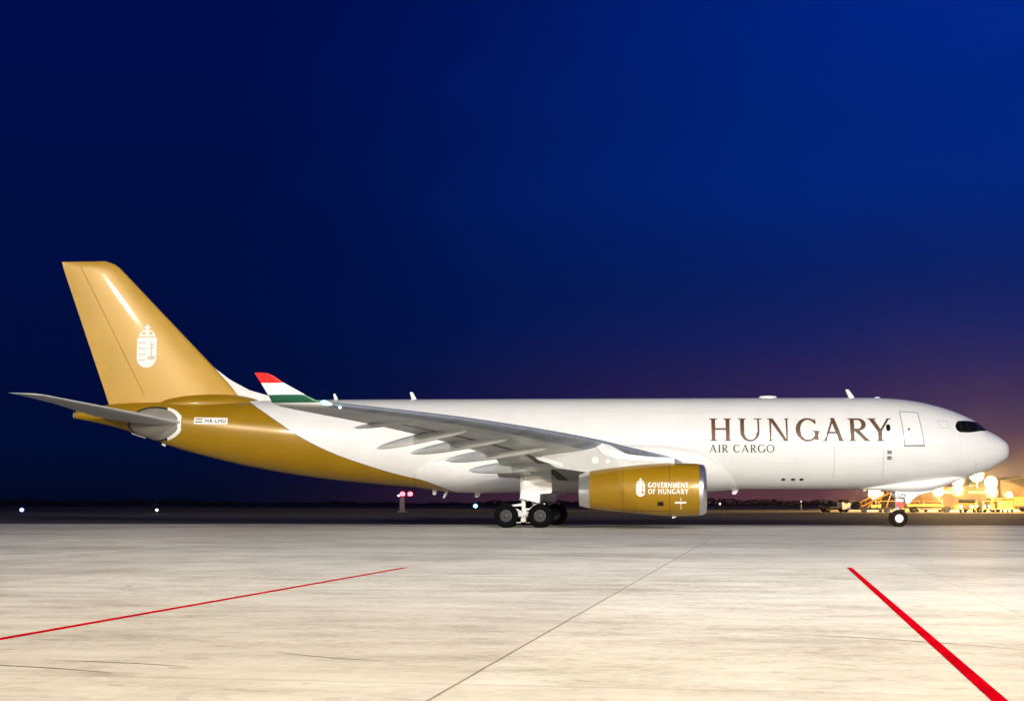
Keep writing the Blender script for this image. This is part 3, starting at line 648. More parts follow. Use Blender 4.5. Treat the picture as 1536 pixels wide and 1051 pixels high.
# round seal plate at the tailplane root, with its white rim
def F_seal(P): X, Z = P[..., 0], P[..., 2]; return I_(ell(X, Z, -24.2, 6.45, 1.75, 1.0), X + 22.55)
def F_rim(P): X, Z = P[..., 0], P[..., 2]; d = I_(ell(X, Z, -24.0, 6.45, 1.85, 1.12), X + 22.30); d2 = F_seal(P); return I_(I_(d, -d2), -X - 23.35)
decal('tail_seal_plate', S_fus, 50, 55.5, 140, -2.9, -.6, 90, F_seal, mat('seal_grey', (.24, .215, .18), .5, noise=(2, .2)), fus, .014, ax_fus, label='round grey seal plate at the tailplane root')
decal('seal_rim', S_fus, 50, 55.5, 300, -2.9, -.6, 200, F_rim, M_decal, fus, .018, ax_fus)
decal('seal_rim', S_fus, 50, 55.5, 300, -2.9, -.6, 200, lambda P: I_(abs(ell(P[..., 0], P[..., 2], -24.2, 6.45, 1.80, 1.05)) - .05, P[..., 0] + 23.3), M_dark, fus, .016, ax_fus)

# main wings
WST = [(1.8, 18.6, 30.4, 3.25, 2.85, .14), (2.9, 19.4, 30.3, 3.62, 3.08, .135), (5.0, 20.85, 30.15, 4.02, 3.32, .125), (7.4, 22.5, 30.05, 4.42, 3.60, .115), (9.6, 24.02, 30.0, 4.78, 3.90, .11),
       (13, 25.9, 31.25, 5.05, 4.40, .105), (17, 28.1, 32.72, 5.30, 4.80, .10), (21, 30.32, 34.2, 5.49, 5.13, .10), (25, 32.5, 35.7, 5.60, 5.38, .10), (28.0, 34.15, 36.8, 5.66, 5.55, .10), (29.0, 34.75, 37.15, 5.68, 5.62, .095)]
wy = [a[0] for a in WST]; fW = [pchip(wy, [a[i] for a in WST]) for i in range(1, 6)]
def wing(s):
    af_n = 26; secs = []
    for y in np.concatenate([np.linspace(1.8, 9.6, 14), np.linspace(10.2, 29.0, 26)]):
        le, te, zl, zt, tc = (float(q(y)) for q in fW); secs.append(wing_section(y, le, te, zl, zt, tc, .014, s))
    v, f = loft(secs); o = mesh_obj('wing', v, f, [M_grey, M_slat, M_gap, M_slat2], jet, True, sharp=40)
    n = len(secs[0]); nf = (len(secs) - 1) * n
    mi = []; af0 = airfoil(26, .1)
    for i in range(len(o.data.polygons)):
        k = i % n; a = (af0[k][0] + af0[(k + 1) % n][0]) / 2 if i < nf else 1; lower = k >= 25; st = i // n
        if i < nf and a < .17: mi.append(1 if st % 7 else 3)
        elif i < nf and lower and .17 <= a < .20: mi.append(2)
        elif i < nf and lower and .66 <= a < .72 and st < 30: mi.append(2)
        else: mi.append(0)
    o.data.polygons.foreach_set('material_index', mi)
    # winglet
    secs = []
    for t, y, z, le, te in ((0, 29.0, 5.65, 34.75, 37.15), (.1, 29.25, 5.67, 34.95, 37.25), (.2, 29.45, 5.74, 35.15, 37.3), (.4, 29.62, 6.04, 35.78, 37.42), (.7, 29.78, 6.54, 36.68, 37.70), (.9, 29.88, 6.86, 37.15, 37.90), (1, 29.93, 6.96, 37.38, 37.95), (1.02, 29.935, 6.985, 37.6, 37.93)):
        c = te - le; tilt = min(1, t / .2) * R(78)
        secs.append([(XN - (le + a * c), (y - b * c * math.sin(tilt)) * s, z + b * c * math.cos(tilt)) for a, b in airfoil(20, .085)])
    v, f = loft(secs); mesh_obj('winglet', v, f, M_wlet, o, True, sharp=50)['label'] = 'swept winglet painted red, white and green'
    # flap track fairings
    for y, x0, x1, zt, hw, hh in ((22.3, 32.2, 35.3, 4.98, .14, .15), (18.4, 30.2, 35.0, 4.15, .24, .28), (14.9, 28.6, 33.9, 4.02, .26, .32), (11.3, 26.9, 32.6, 3.72, .28, .36), (7.2, 25.6, 31.9, 3.28, .30, .40)):
        le, te, zl, ztt, tc = (float(q(y)) for q in fW); mb = MB(); rr = []; mm = []
        zs = zl + (ztt - zl) * ((x0 - le) / (te - le)) - tc * .40 * (te - le) * .8
        for q in np.linspace(0, 1, 26):
            x = x0 + q * (x1 - x0); prof_ = max(.02, math.sin(math.pi * min(1, q ** .75)) ** .62) if q < 1 else .02
            prof_ = max(.03, (1 - abs(2 * q ** .85 - 1) ** 2.3) ** .55)
            zc = zs + (zt - zs) * q ** 1.25 + .02
            rr.append([(XN - x, (y + hw * prof_ * math.cos(a)) * s, zc + hh * prof_ * math.sin(a) * (1.0 if math.sin(a) < 0 else .8)) for a in np.linspace(0, 2 * math.pi, 25)[:-1]])
        v, f = loft(rr); nn = 24; fm = [1 if (i // nn) >= 15 else 0 for i in range(len(f))]
        if y > 22: fm = [0] * len(f)
        mesh_obj('flap_track_fairing', v, f, [M_grey, M_gearw], o, True, fmat=fm, sharp=60)
    mb = MB(); mb.lathe([(-.16, .02), (-.1, .07), (0, .09), (.12, .07), (.2, .02)], (XN - 35.05, 29.3 * s, 5.72), 'X', 16)
    colr = (.1, 1.0, .75) if s < 0 else (1.0, .05, .02)
    mb.build('navigation_light', mat('navigation_lamp', colr, .3, emit=colr, estr=14), o, True)['label'] = 'glowing %s wingtip navigation light' % ('green' if s < 0 else 'red')
    mb = MB(); mb.lathe([(-.06, .02), (0, .05), (.06, .02)], (XN - 34.5, 28.6 * s, 5.55), 'X', 12)
    mb.build('strobe_light', mat('strobe_lamp', (1, 1, 1), .3, emit=(1, 1, 1), estr=5), o, True)
    # inboard flap lowered a touch, seen under the wing root
    mb = MB()
    mb.add([(XN - 28.1, 4.0 * s, 3.25), (XN - 30.3, 4.0 * s, 3.05), (XN - 30.5, 4.0 * s, 2.95), (XN - 28.4, 4.0 * s, 2.86), (XN - 28.1, 7.0 * s, 3.52), (XN - 30.2, 7.0 * s, 3.40), (XN - 30.4, 7.0 * s, 3.34), (XN - 28.4, 7.0 * s, 3.15)],
           [(0, 1, 2, 3), (7, 6, 5, 4), (0, 4, 5, 1), (1, 5, 6, 2), (2, 6, 7, 3), (3, 7, 4, 0)])
    mb.build('flap', M_grey, o)
    return o
for s in (-1, 1): wing(s)
lamp('wingtip_glow', 'POINT', (XN - 34.6, -29.7, 5.9), 14, (.15, 1, .8), None, .05)

# engines
EY = 9.37
ENG = [(18.36, 1.24), (18.45, 1.36), (18.7, 1.41), (19.2, 1.445), (20.0, 1.46), (21, 1.43), (22, 1.36), (23, 1.26), (24, 1.15), (24.75, 1.04)]
f_er = pchip([a for a, _ in ENG], [b for _, b in ENG]); f_ez = pchip([18, 20, 22, 25.5], [2.17, 2.17, 2.19, 2.16])
def S_eng(s):
    def S(x, th): r = f_er(x); return np.stack([XN - x + 0 * th, s * EY + r * np.sin(th), f_ez(x) + r * np.cos(th)], -1)
    return S
def ax_eng(s): return lambda P: np.stack([P[:, 0], np.full(len(P), s * EY), f_ez(XN - P[:, 0])], -1)
def ring_loft(pr, s, n=72):
    secs = [[(XN - x, s * EY + r * math.sin(a), float(f_ez(x)) + r * math.cos(a)) for a in np.linspace(0, 2 * math.pi, n + 1)[:-1]] for x, r in pr]
    return loft(secs, True, False)
M_seam = mat('cowl_seam_dark', (.14, .075, .008), .5)
def engine(s):
    pr = [(x, float(f_er(x))) for x in np.linspace(18.74, 24.75, 40)] + [(24.75, .95), (22, .95)]
    v, f = ring_loft(pr, s); cowl = mesh_obj('engine_cowl', v, f, M_gold, jet, True, sharp=50)
    cowl['label'] = 'gold engine cowl %s' % ('on the near wing' if s < 0 else 'on the far wing')
    pr = [(18.74, float(f_er(18.74)) + .002)] + [(x, float(f_er(x)) + .002) for x in (18.65, 18.56, 18.48, 18.40, 18.36)] + [(18.34, 1.215), (18.36, 1.18), (18.45, 1.14), (18.7, 1.11), (19.2, 1.13), (19.6, 1.2)]
    v, f = ring_loft(pr, s); mesh_obj('intake_lip', v, f, M_silver, cowl, True, sharp=60)
    pr = [(24.752, 1.035), (24.9, 1.01), (25.1, .965), (25.34, .90), (25.34, .86), (24.2, .88)]
    v, f = ring_loft(pr, s); mesh_obj('exhaust_nozzle', v, f, M_silver, cowl, True, sharp=60)
    mb = MB(); mb.lathe([(XN - 25.3, .02), (XN - 24.9, .2), (XN - 24.2, .5), (XN - 23, .6)], (0, s * EY, 2.16), 'X', 28); mb.build('exhaust_cone', M_dark, cowl, True)
    # fan: twisted blades + spinner
    mb = MB()
    for k in range(26):
        a = 2 * math.pi * k / 26
        vv = []
        for r, tw, c in ((.32, .5, .26), (.75, .85, .30), (1.19, 1.15, .30)):
            for q in (-.5, .5):
                dx = q * c * math.cos(tw); dt = q * c * math.sin(tw) / r; vv.append((XN - 19.55 + dx, s * EY + r * math.sin(a + dt), 2.17 + r * math.cos(a + dt)))
        mb.add(vv, [(0, 1, 3, 2), (2, 3, 5, 4)])
    mb.build('fan', M_fan, cowl, True)
    mb = MB(); mb.lathe([(XN - 20.0, 1.2), (XN - 19.9, 1.19)], (0, s * EY, 2.17), 'X', 48); mb.build('fan_backing', M_black, cowl, False)
    mb = MB(); mb.lathe([(XN - 19.0, .01), (XN - 19.1, .12), (XN - 19.3, .24), (XN - 19.6, .33)], (0, s * EY, 2.17), 'X', 28); mb.build('spinner', M_dark, cowl, True)
    # pylon
    mb = MB()
    top = [(20.2, 3.60), (21.5, 3.80), (22.8, 4.12), (23.6, 4.55), (24.4, 4.78), (26.5, 4.45), (27.4, 4.18)]
    bot = [(27.4, 3.92), (26.6, 3.44), (25.0, 3.20), (23.5, 3.0), (20.2, 3.3)]
    outl = [(XN - a, b) for a, b in top + bot]; mb.prism(outl, s * EY - .22, s * EY + .22)
    py = mb.build('pylon', [M_grey], jet, False, bevel=.06); py['label'] = 'grey engine pylon %s' % ('under the near wing' if s < 0 else 'under the far wing')
    mb = MB(); e = s * EY + s * .25
    mb.prism([(XN - 20.1, 3.62), (XN - 21.0, 3.70), (XN - 23.2, 3.86), (XN - 24.0, 4.12), (XN - 24.35, 4.55), (XN - 24.05, 4.72), (XN - 23.75, 4.38), (XN - 22.7, 4.10), (XN - 21.2, 3.93), (XN - 20.1, 3.90)], e - s * .05, e + s * .03)
    mb.build('pylon_fairing', M_gearw, py, False, bevel=.02)
    for x, z, r in ((24.45, 3.98, .19), (23.75, 3.90, .12)):
        mb = MB(); mb.lathe([(-.02, r), (.02, r * .92)], (XN - x, s * EY + s * .235, z - .18), 'Y', 20); mb.build('access_panel', M_gearw, py, True)
    mb = MB(); mb.prism([(XN - 26.3, 3.62), (XN - 27.4, 3.98), (XN - 27.9, 4.02), (XN - 27.6, 3.8), (XN - 26.2, 3.42)], s * EY + s * .23, s * EY + s * .27); mb.build('pylon_tail_panel', M_gearw, py)
    S = S_eng(s); A = ax_eng(s)
    sgn = -1 if s < 0 else 1; flip = 1
    v0, v1 = (sgn * 2.2, sgn * .9) if s < 0 else (.9, 2.2)
    def mir(Fn):                                  # the far engine's outer side reads the same way from outside
        if s < 0: return Fn
        def G(P): Q = P.copy(); Q[..., 0] = 16.9 - P[..., 0]; return Fn(Q)
        return G
    cr = decal('engine_crest', S, 18.2, 23.5, 380, v0, v1, 140, mir(F_crest(6.92, 2.27, .98, 'shield')), M_decal, cowl, .008, A, label='small white crest on the gold cowl')
    decal('crest_marking', S, 18.2, 23.5, 440, v0, v1, 180, mir(F_crest(6.92, 2.27, .98, 'marks')), M_gold, cr, .013, A)
    Fl = lambda P: uni(words(spaced('GOVERNMENT', 2.18, WS), 7.33, 2.27, .27, T=.20, t=.13, sf=.05)(P), words(spaced('OF HUNGARY', 2.18, WS), 7.33, 1.92, .27, T=.20, t=.13, sf=.05)(P))
    decal('engine_lettering', S, 18.9, 22.6, 800, v0, v1, 200, mir(Fl), M_decal, cowl, .008, A, label='white letters GOVERNMENT OF HUNGARY on gold')
    decal('access_door', S, 19, 22, 160, *((-2.5, -.9) if s < 0 else (.9, 2.5)), 120, mir(lambda P: rect(P[..., 0], P[..., 2], 7.83, 1.28, 8.16, 1.50)), M_black, cowl, .008, A)
    def F_mk(P):
        X, Z = P[..., 0], P[..., 2]; return uni(rect(X, Z, 8.77, 1.40, 9.25, 1.50), ell(X, Z, 9.32, 1.46, .09, .05), rect(X, Z, 9.085, 1.08, 9.115, 1.72))
    decal('engine_placard', S, 18.9, 22, 320, *((-2.6, -.9) if s < 0 else (.9, 2.6)), 160, mir(F_mk), M_decal, cowl, .009, A)
    for xs_ in (20.35, 22.9):
        decal('cowl_seam', S, xs_ - .1, xs_ + .1, 41, *((-3.0, -.35) if s < 0 else (.35, 3.0)), 90, lambda P, q=xs_: abs(P[..., 0] - (XN - q)) - .017, M_seam, cowl, .006, A)
    decal('cowl_seam', S, 20.3, 22.95, 80, *((-2.75, -2.45) if s < 0 else (2.45, 2.75)), 60, lambda P: abs(P[..., 2] - 1.0) - .014, M_seam, cowl, .006, A)
    mb = MB(); mb.box((8.72, s * EY, .69), (.22, .06, .14), ry=R(-20)); mb.build('drain_mast', M_decal, cowl)
    # strake
    mb = MB(); mb.prism([(9.6, 3.05), (8.2, 3.06), (8.3, 3.28), (8.9, 3.24)], s * (EY - 1.18) - .02, s * (EY - 1.18) + .02); mb.build('nacelle_strake', M_gold, cowl)
for s in (-1, 1): engine(s)

# landing gear
def wheel(x, y, r, w, parent, side, rim_m=M_rim, hubr=.5):
    h = w / 2
    mb = MB(); mb.lathe([(-h * .82, r * hubr), (-h, r * .70), (-h * .96, r * .86), (-h * .72, r * .965), (-h * .3, r), (h * .3, r), (h * .72, r * .965), (h * .96, r * .86), (h, r * .70), (h * .82, r * hubr)], (x, y, r - .012), 'Y', 48, closed=True)
    t = mb.build('tyre', M_rubber, parent, True, 50)
    mb = MB(); rr = r * (hubr + .01)
    mb.lathe([(-h * .86, rr), (-h * .90, rr * .9), (-h * .45, rr * .78), (-h * .42, rr * .45), (-h * .95, rr * .36), (-h * 1.02, rr * .2), (-h * 1.02, .01), (h * 1.02, .01), (h * 1.02, rr * .2), (h * .95, rr * .36), (h * .42, rr * .45), (h * .45, rr * .78), (h * .90, rr * .9), (h * .86, rr)], (x, y, r - .012), 'Y', 40)
    for k in range(10):
        a = k * math.pi / 5; mb.tube([(x + rr * .6 * math.cos(a), y - h * .5, r + rr * .6 * math.sin(a)), (x + rr * .6 * math.cos(a), y + h * .5, r + rr * .6 * math.sin(a))], rr * .07, 8)
    mb.build('wheel_rim', rim_m, t, True, 40)
def main_gear(s):
    y = 5.34 * s; mb = MB()
    mb.tube([(-.05, y, 3.9), (-.05, y, 1.62)], .21, 20); mb.tube([(-.05, y, 1.7), (-.05, y, .78)], .125, 20); mb.lathe([(0, .25), (.12, .25)], (-.05, y, 1.60), 'Z', 24)
    mb.tube([(1.02, y, .72), (-.02, y, .80), (-1.02, y, .72)], [.13, .17, .13], 14)
    mb.tube([(-.05, y - .9 * s, .69), (-.05, y + .9 * s, .69)], .05, 10)
    for x in (-.99, .99): mb.tube([(x, y - .95, .69), (x, y + .95, .69)], .085, 12)
    mb.tube([(-.1, y, 1.33), (-.95, y, 1.26)], [.10, .04], 10); mb.tube([(-.92, y, 1.26), (-.6, y, 1.10), (-.18, y, .92)], [.035, .06, .06], 10)
    mb.tube([(.05, y, 1.05), (.34, y - .05 * s, 1.08), (.78, y, 1.44)], [.07, .06, .05], 10); mb.tube([(.98, y, 1.15), (1.2, y, 1.42)], .05, 8)
    mb.tube([(.0, y, 1.5), (.35, y, 1.62), (.6, y, 1.3)], .035, 8)
    mb.tube([(-.05, y, 2.2), (-.05, y - 1.9 * s, 3.4)], .11, 12)
    for x in (-.42, .32): mb.tube([(x - .22, y, .28), (x + .22, y, .30)], .03, 8)
    mb.tube([(-.5, y, .62), (-.1, y, .95)], .05, 8); mb.tube([(.35, y, .62), (.05, y, .95)], .05, 8)
    mb.box((-.05, y, .5), (.3, .2, .35))
    g = mb.build('main_landing_gear', M_gearw, jet, True, 40); g['label'] = 'white main gear leg with four wheels %s' % ('on the near side' if s < 0 else 'on the far side, in shade')
    for x in (-.99, .99):
        for dy in (-.70, .70): wheel(x, y + dy, .70, .50, g, s)
    yo = y + s * .42
    # doors hang outboard of the leg, tilted: the upper leg door and the larger hinged door
    def plate(name, q, tilt, m):
        mb = MB(); v = [(x, yo + s * (z - 2.7) * tilt, z) for x, z in q] + [(x, yo + s * (z - 2.7) * tilt - .06 * s, z) for x, z in q]; n = len(q)
        mb.add(v, [tuple(range(n)), tuple(range(2 * n - 1, n - 1, -1))] + [(i, (i + 1) % n, n + (i + 1) % n, n + i) for i in range(n)]); return mb.build(name, m, g, False, bevel=.012)
    plate('gear_door', [(.15, 3.68), (1.15, 3.72), (1.60, 3.42), (1.63, 2.60), (.85, 2.86), (0.02, 2.74), (.06, 3.42)], .30, M_grey)  # wing shade on the upper door put in as grey colour
    plate('gear_door', [(.0, 2.72), (.84, 2.83), (1.62, 2.57), (1.65, 2.10), (1.60, 2.02), (.95, 1.96), (.92, 1.44), (.23, 1.60), (-.20, 1.74)], -.06, M_gearw)
    mb = MB(); mb.box((.02, y - .1 * s, 2.42), (.35, .05, .32)); mb.build('hinge_bracket', M_grey, g)
    return g
for s in (-1, 1): main_gear(s)
def nose_gear():
    x = 22.2; mb = MB()
    mb.tube([(x - .05, 0, 2.4), (x, 0, 1.12)], .15, 18); mb.tube([(x, 0, 1.2), (x, 0, .55)], .09, 14); mb.tube([(x, -.45, .52), (x, .45, .52)], .07, 12)
    mb.tube([(x + .1, 0, 1.5), (x + 1.0, 0, 2.2)], .06, 10); mb.tube([(x - .1, 0, 1.05), (x - .38, 0, .9), (x - .1, 0, .66)], .05, 8)
    mb.tube([(x - .1, -.12, 1.85), (x - .45, -.12, 1.98)], .04, 8)
    g = mb.build('nose_landing_gear', M_gearw, jet, True, 40)
    for y in (-.36, .36): wheel(x, y, .52, .36, g, 1, mat('white_rim', (.82, .82, .80), .45), .46)
    def door(name, q, y, m, sl=0.0):
        mb = MB(); mb.prism(q, y - .03, y + .03); return mb.build(name, m, g, False, bevel=.01)
    for s in (-1, 1):
        door('nose_gear_door', [(21.98, 2.30), (24.9, 2.42), (24.6, 2.26), (23.9, 2.08), (23.35, 1.92), (22.95, 1.62), (22.82, 1.42), (22.6, 1.40), (22.55, 1.78), (22.0, 1.80)], .62 * s, M_gearw)
    mb = MB(); mb.prism([(22.02, 1.94), (22.60, 1.94), (22.52, 1.20), (22.10, 1.20)], -.30, -.25); pl = mb.build('strut_panel', M_gearw, g)
    mb = MB(); mb.prism([(22.06, 1.50), (22.56, 1.50), (22.50, 1.20), (22.10, 1.20)], -.312, -.302); mb.build('red_marking', M_red, pl)
    S = lambda u, v: np.stack([u, -.655 + 0 * u, v], -1)
    decal('door_lettering', S, 22.0, 22.8, 160, 1.6, 2.0, 80, words(spaced('LHU', .44, WS, gap=.3), 22.18, 1.83, .18, T=.18, t=.18, sf=0), M_greyl, pl, .004, lambda P: P + np.array([0, 1, 0]))
    for s in (-1, 1):
        mb = MB(); mb.lathe([(-.05, .10), (.06, .11)], (x + .14, .22 * s, 1.72), 'X', 18); mb.build('taxi_lamp', M_silver, g, True)
nose_gear()

# ------------------------------------------------------------------ things beyond the aircraft
def light_tower(name, x, y, zs, label, col=(1, .62, .22), e=60, scale=1.0, power=2500, head=(2.2, .9)):
    o = empty(name, (x, y, 0), label, 'light tower', 'portable light towers beyond the nose')
    zt = max(zs); mb = MB(); mb.tube([(0, 0, .3), (0, 0, zt)], [.10, .06], 10); mb.build('mast', M_dark, o, True)
    mb = MB(); mb.box((0, 0, .65), (1.8, 1.1, .8)); mb.tube([(-1.2, -.7, .08), (1.2, -.7, .08)], .05, 6); mb.tube([(-1.2, .7, .08), (1.2, .7, .08)], .05, 6)
    for sx in (-.5, .5): mb.lathe([(-.62, .28), (-.48, .28)], (sx, 0, .28), 'Y', 16)
    mb.build('trailer', mat('trailer_yellow', (.55, .33, .03), .5, noise=(3, .3)), o, False)
    em = mat('flood_lamp', col, .3, emit=col, estr=e); rf = mat('halo_reflector', (.02, .012, .004), .6, emit=(1, .50, .10), estr=1.15)  # reflector bowl glows by itself to give the lamps an orange halo
    for z in zs:
        mb = MB(); mb.lathe([(.30, .15 * scale), (.22, .72 * scale), (-.02, 1.22 * scale), (-.06, 1.24 * scale), (-.04, 1.1 * scale)], (0, 0, z), 'Y', 28); hd = mb.build('lamp_head', rf, o, True)
        for lx, lz in ((-.36, .12), (.38, .22), (.05, -.36), (-.02, .50)):
            mb = MB(); mb.lathe([(-.20, .22 * scale), (-.14, .42 * scale), (-.04, .44 * scale)], (lx * scale, -.04, z + lz * scale), 'Y', 20); mb.build('lamp', em, hd, True)
    lamp(name + '_light', 'POINT', (x, y - .8, zt), power, col, None, .5)
    return o
M_orw = mat('ochre_wall', (.50, .33, .17), .7, noise=(.3, .25))
M_orr = mat('sheet_roof', (.30, .19, .11), .6, noise=(.4, .3))
M_wind0 = None
M_wind = mat('lit_window', (1, .75, .3), .4, emit=(1, .62, .18), estr=2.2)
def hangar(name, x0, x1, y0, y1, h, hp, label, peak=.5, hr=None, wall=None):
    hr = hr or h; wall = wall or M_orw
    o = empty(name, ((x0 + x1) / 2, y0, 0), label, 'hangar'); cx = (x0 + x1) / 2; a, b = x0 - cx, x1 - cx; p = a + (b - a) * peak; d = y1 - y0
    mb = MB(); mb.add([(a, 0, 0), (b, 0, 0), (b, 0, hr), (p, 0, hp), (a, 0, h), (a, d, 0), (b, d, 0), (b, d, hr), (p, d, hp), (a, d, h)], [(0, 1, 2, 3, 4), (9, 8, 7, 6, 5), (1, 6, 7, 2), (5, 0, 4, 9)])
    mb.build('wall', wall, o)
    mb = MB(); t = .25
    mb.add([(a - .5, -.5, h - .1), (p, -.5, hp + .12), (b + .5, -.5, hr - .1), (a - .5, d + .5, h - .1), (p, d + .5, hp + .12), (b + .5, d + .5, hr - .1), (a - .5, -.5, h + t), (p, -.5, hp + t + .12), (b + .5, -.5, hr + t), (a - .5, d + .5, h + t), (p, d + .5, hp + t + .12), (b + .5, d + .5, hr + t)],
           [(0, 3, 4, 1), (1, 4, 5, 2), (6, 7, 10, 9), (7, 8, 11, 10), (0, 1, 7, 6), (1, 2, 8, 7), (0, 6, 9, 3), (2, 5, 11, 8), (3, 9, 10, 4), (4, 10, 11, 5)])
    mb.build('roof', M_orr, o)
    w = (b - a); n = max(2, int(w / 7))
    for i in range(n):
        x = a + w * (i + .5) / n; hh = min(h, hr); mb = MB(); mb.box((x, -.06, hh * .36), (w / n * .62, .08, hh * .62)); dd = mb.build('hangar_door', mat('door_panel', (.42, .27, .14), .6, noise=(.8, .3)), o)
        mb = MB(); mb.box((x, -.12, hh * .80), (w / n * .5, .06, hh * .08)); mb.build('window', M_wind, o)
    return o
hangar('hangar', 82.6, 94.5, 250, 285, 6.3, 6.5, 'ochre hangar with a roof falling to the right, at the right edge', .03, 2.4)
hangar('terminal_shed', 60, 82.2, 256, 280, 4.9, 5.1, 'long low ochre shed just left of the sloping hangar', .5)
hangar('storage_hall', 88, 118, 300, 330, 6.0, 8.6, 'dark hall behind the sloping ochre hangar', .5, wall=mat('dark_wall', (.10, .07, .05), .8, noise=(.3, .3)))
T = [(64.6, 205, [3.9, 5.9], 'light tower just under the airliner nose with two glowing heads', 1.0), (67.3, 200, [6.9], 'tallest light tower touching the airliner nose outline', 1.15), (70.2, 201, [3.5, 5.4], 'light tower right of the nose with two glowing heads', 1.0),
     (59.6, 198, [3.7], 'short light tower between nose wheel and big lamps', .8), (48.2, 202, [3.4], 'light tower left of the nose gear leg', 1.1), (75.5, 210, [3.0], 'short light tower by the hangar wall', .5)]
for x, y, zs, lb, sca in T: light_tower('light_tower', x, y, zs, lb, scale=sca, power=27000)
def truck(name, x, y, rz, L_, H_, colr, label, cat, cab=True, box=True, lights=0):
    o = empty(name, (x, y, 0), label, cat, None, rz); body = mat('vehicle_paint', colr, .45, coat=.3, noise=(2, .15)); w = 2.3
    mb = MB(); mb.box((0, 0, .75), (L_, w * .8, .25)); mb.build('chassis', M_dark, o)
    if box: mb = MB(); mb.box((-L_ * .14, 0, .9 + (H_ - .9) / 2), (L_ * .68, w, H_ - .9)); mb.build('cargo_box', body, o, bevel=.06)
    if cab:
        mb = MB(); q = [(L_ * .22, .55), (L_ * .5, .55), (L_ * .5, 1.35), (L_ * .44, min(H_, 2.2)), (L_ * .22, min(H_, 2.25))]; mb.prism(q, -w / 2, w / 2); c = mb.build('cab', body, o, bevel=.06)
        mb = MB(); mb.prism([(L_ * .27, 1.4), (L_ * .44, 1.4), (L_ * .41, 2.0), (L_ * .27, 2.0)], -w / 2 - .01, w / 2 + .01); mb.build('window', M_glass, c)
        for yy in (-.8, .8):
            mb = MB(); mb.lathe([(0, .21), (.05, .20)], (L_ * .5, yy, .85), 'X', 14); mb.build('headlight', mat('headlamp', (1, .9, .6), .3, emit=(1, .85, .45), estr=30) if lights else M_silver, c, True)
    for xx in (-L_ * .33, L_ * .33):
        for yy in (-w / 2 + .15, w / 2 - .15):
            mb = MB(); mb.lathe([(-.14, .2), (-.14, .42), (-.08, .47), (.08, .47), (.14, .42), (.14, .2)], (xx, yy, .47), 'Y', 20, closed=True); wh = mb.build('wheel', M_rubber, o, True)
            mb = MB(); mb.lathe([(-.1, .2), (.1, .2)], (xx, yy, .47), 'Y', 14); mb.build('wheel_rim', M_rim, wh, True)
    return o
lamp('yard_fill_spot', 'SPOT', (88, 105, 16), 8.5e5, (1.0, .52, .14), (56, 170, 1), .8, 80, .6)  # unseen spot added to light the fronts of vehicles and sheds
truck('cargo_dolly', 47.6, 138, 0, 7.4, 1.25, (.72, .50, .10), 'long low yellow cargo dolly right of the nose gear', 'dolly', cab=False)
truck('box_truck', 60.5, 168, -1.45, 6.0, 1.9, (.42, .22, .06), 'brown box truck facing the apron with headlights on, left of the van', 'truck', lights=1)
truck('tow_tractor', 52.6, 133, -2.0, 4.2, 1.45, (.55, .33, .05), 'low ochre tow tractor with headlights on beside the yellow dolly', 'tractor', box=False, lights=1)
truck('cargo_van', 60.6, 146, -1.75, 4.8, 1.9, (.36, .19, .06), 'rust brown van with headlights on in front of the sloping hangar', 'van', lights=1)
truck('fuel_truck', 64.0, 158, math.pi + .25, 8.0, 2.5, (.30, .17, .06), 'tall brown fuel truck at the right edge of the view', 'truck', lights=1)
truck('service_van', 33.3, 138, .2, 4.2, 1.5, (.75, .72, .70), 'small white car left of the boarding stairs', 'car', box=False)
def stairs(x, y, label):
    o = empty('boarding_stairs', (x, y, 0), label, 'stairs'); m = mat('stair_paint', (.62, .36, .10), .5, noise=(2, .2))
    mb = MB(); mb.box((0, 0, .55), (5.0, 1.9, .4))
    for xx in (-1.7, 1.7):
        for yy in (-.9, .9): mb.lathe([(-.12, .38), (.12, .38)], (xx, yy, .38), 'Y', 16)
    mb.build('chassis', M_dark, o)
    mb = MB()
    for i in range(12): mb.box((-2.0 + i * .33, 0, .9 + i * .17), (.36, 1.4, .06))
    mb.box((2.3, 0, 2.95), (1.0, 1.6, .08)); mb.build('steps', m, o)
    for yy in (-.75, .75):
        mb = MB(); mb.tube([(-2.1, yy, 1.6), (1.9, yy, 3.6), (2.8, yy, 3.6)], .05, 8); mb.tube([(-2.1, yy, .9), (1.9, yy, 2.85)], .09, 8)
        for i in range(7): mb.tube([(-2.1 + i * .66, yy, .9 + i * .33), (-2.1 + i * .66, yy, 1.6 + i * .33)], .03, 6)
        mb.build('handrail', m, o)
    for xx in (-1.2, .2, 1.6):
        mb = MB(); mb.tube([(xx, 0, .7), (xx + .8, 0, 1.5 + (xx + 1.2) * .5)], .08, 8); mb.build('brace', m, o)
stairs(39.2, 136, 'orange boarding stairs left of the nose gear in the lamplight')
def baggage_cart(x, y, rz): 
    o = bpy.data.objects.new('baggage_cart', None); COL.objects.link(o); o.location = (x, y, 0); o.rotation_euler.z = rz
    mb = MB(); mb.box((0, 0, .5), (3.0, 1.5, .12)); mb.box((-1.45, 0, 1.1), (.06, 1.5, 1.2)); mb.box((1.45, 0, 1.1), (.06, 1.5, 1.2)); mb.build('bed', mat('cart_steel', (.5, .4, .25), .5), o)
    mb = MB(); mb.box((0, 0, 1.74), (3.1, 1.6, .08)); mb.build('canopy', mat('cart_canopy', (.6, .42, .12), .6), o)
    for xx in (-1.1, 1.1):
        for yy in (-.65, .65): mb = MB(); mb.lathe([(-.08, .22), (.08, .22)], (xx, yy, .22), 'Y', 14); mb.build('wheel', M_rubber, o, True)
    return o
cart = baggage_cart(43.0, 150, 0)
spots = [(43.0, 150, 0), (46.6, 150.4, .05), (50.2, 150.2, -.04), (57.5, 143, .3), (59.6, 141.5, 1.1)]
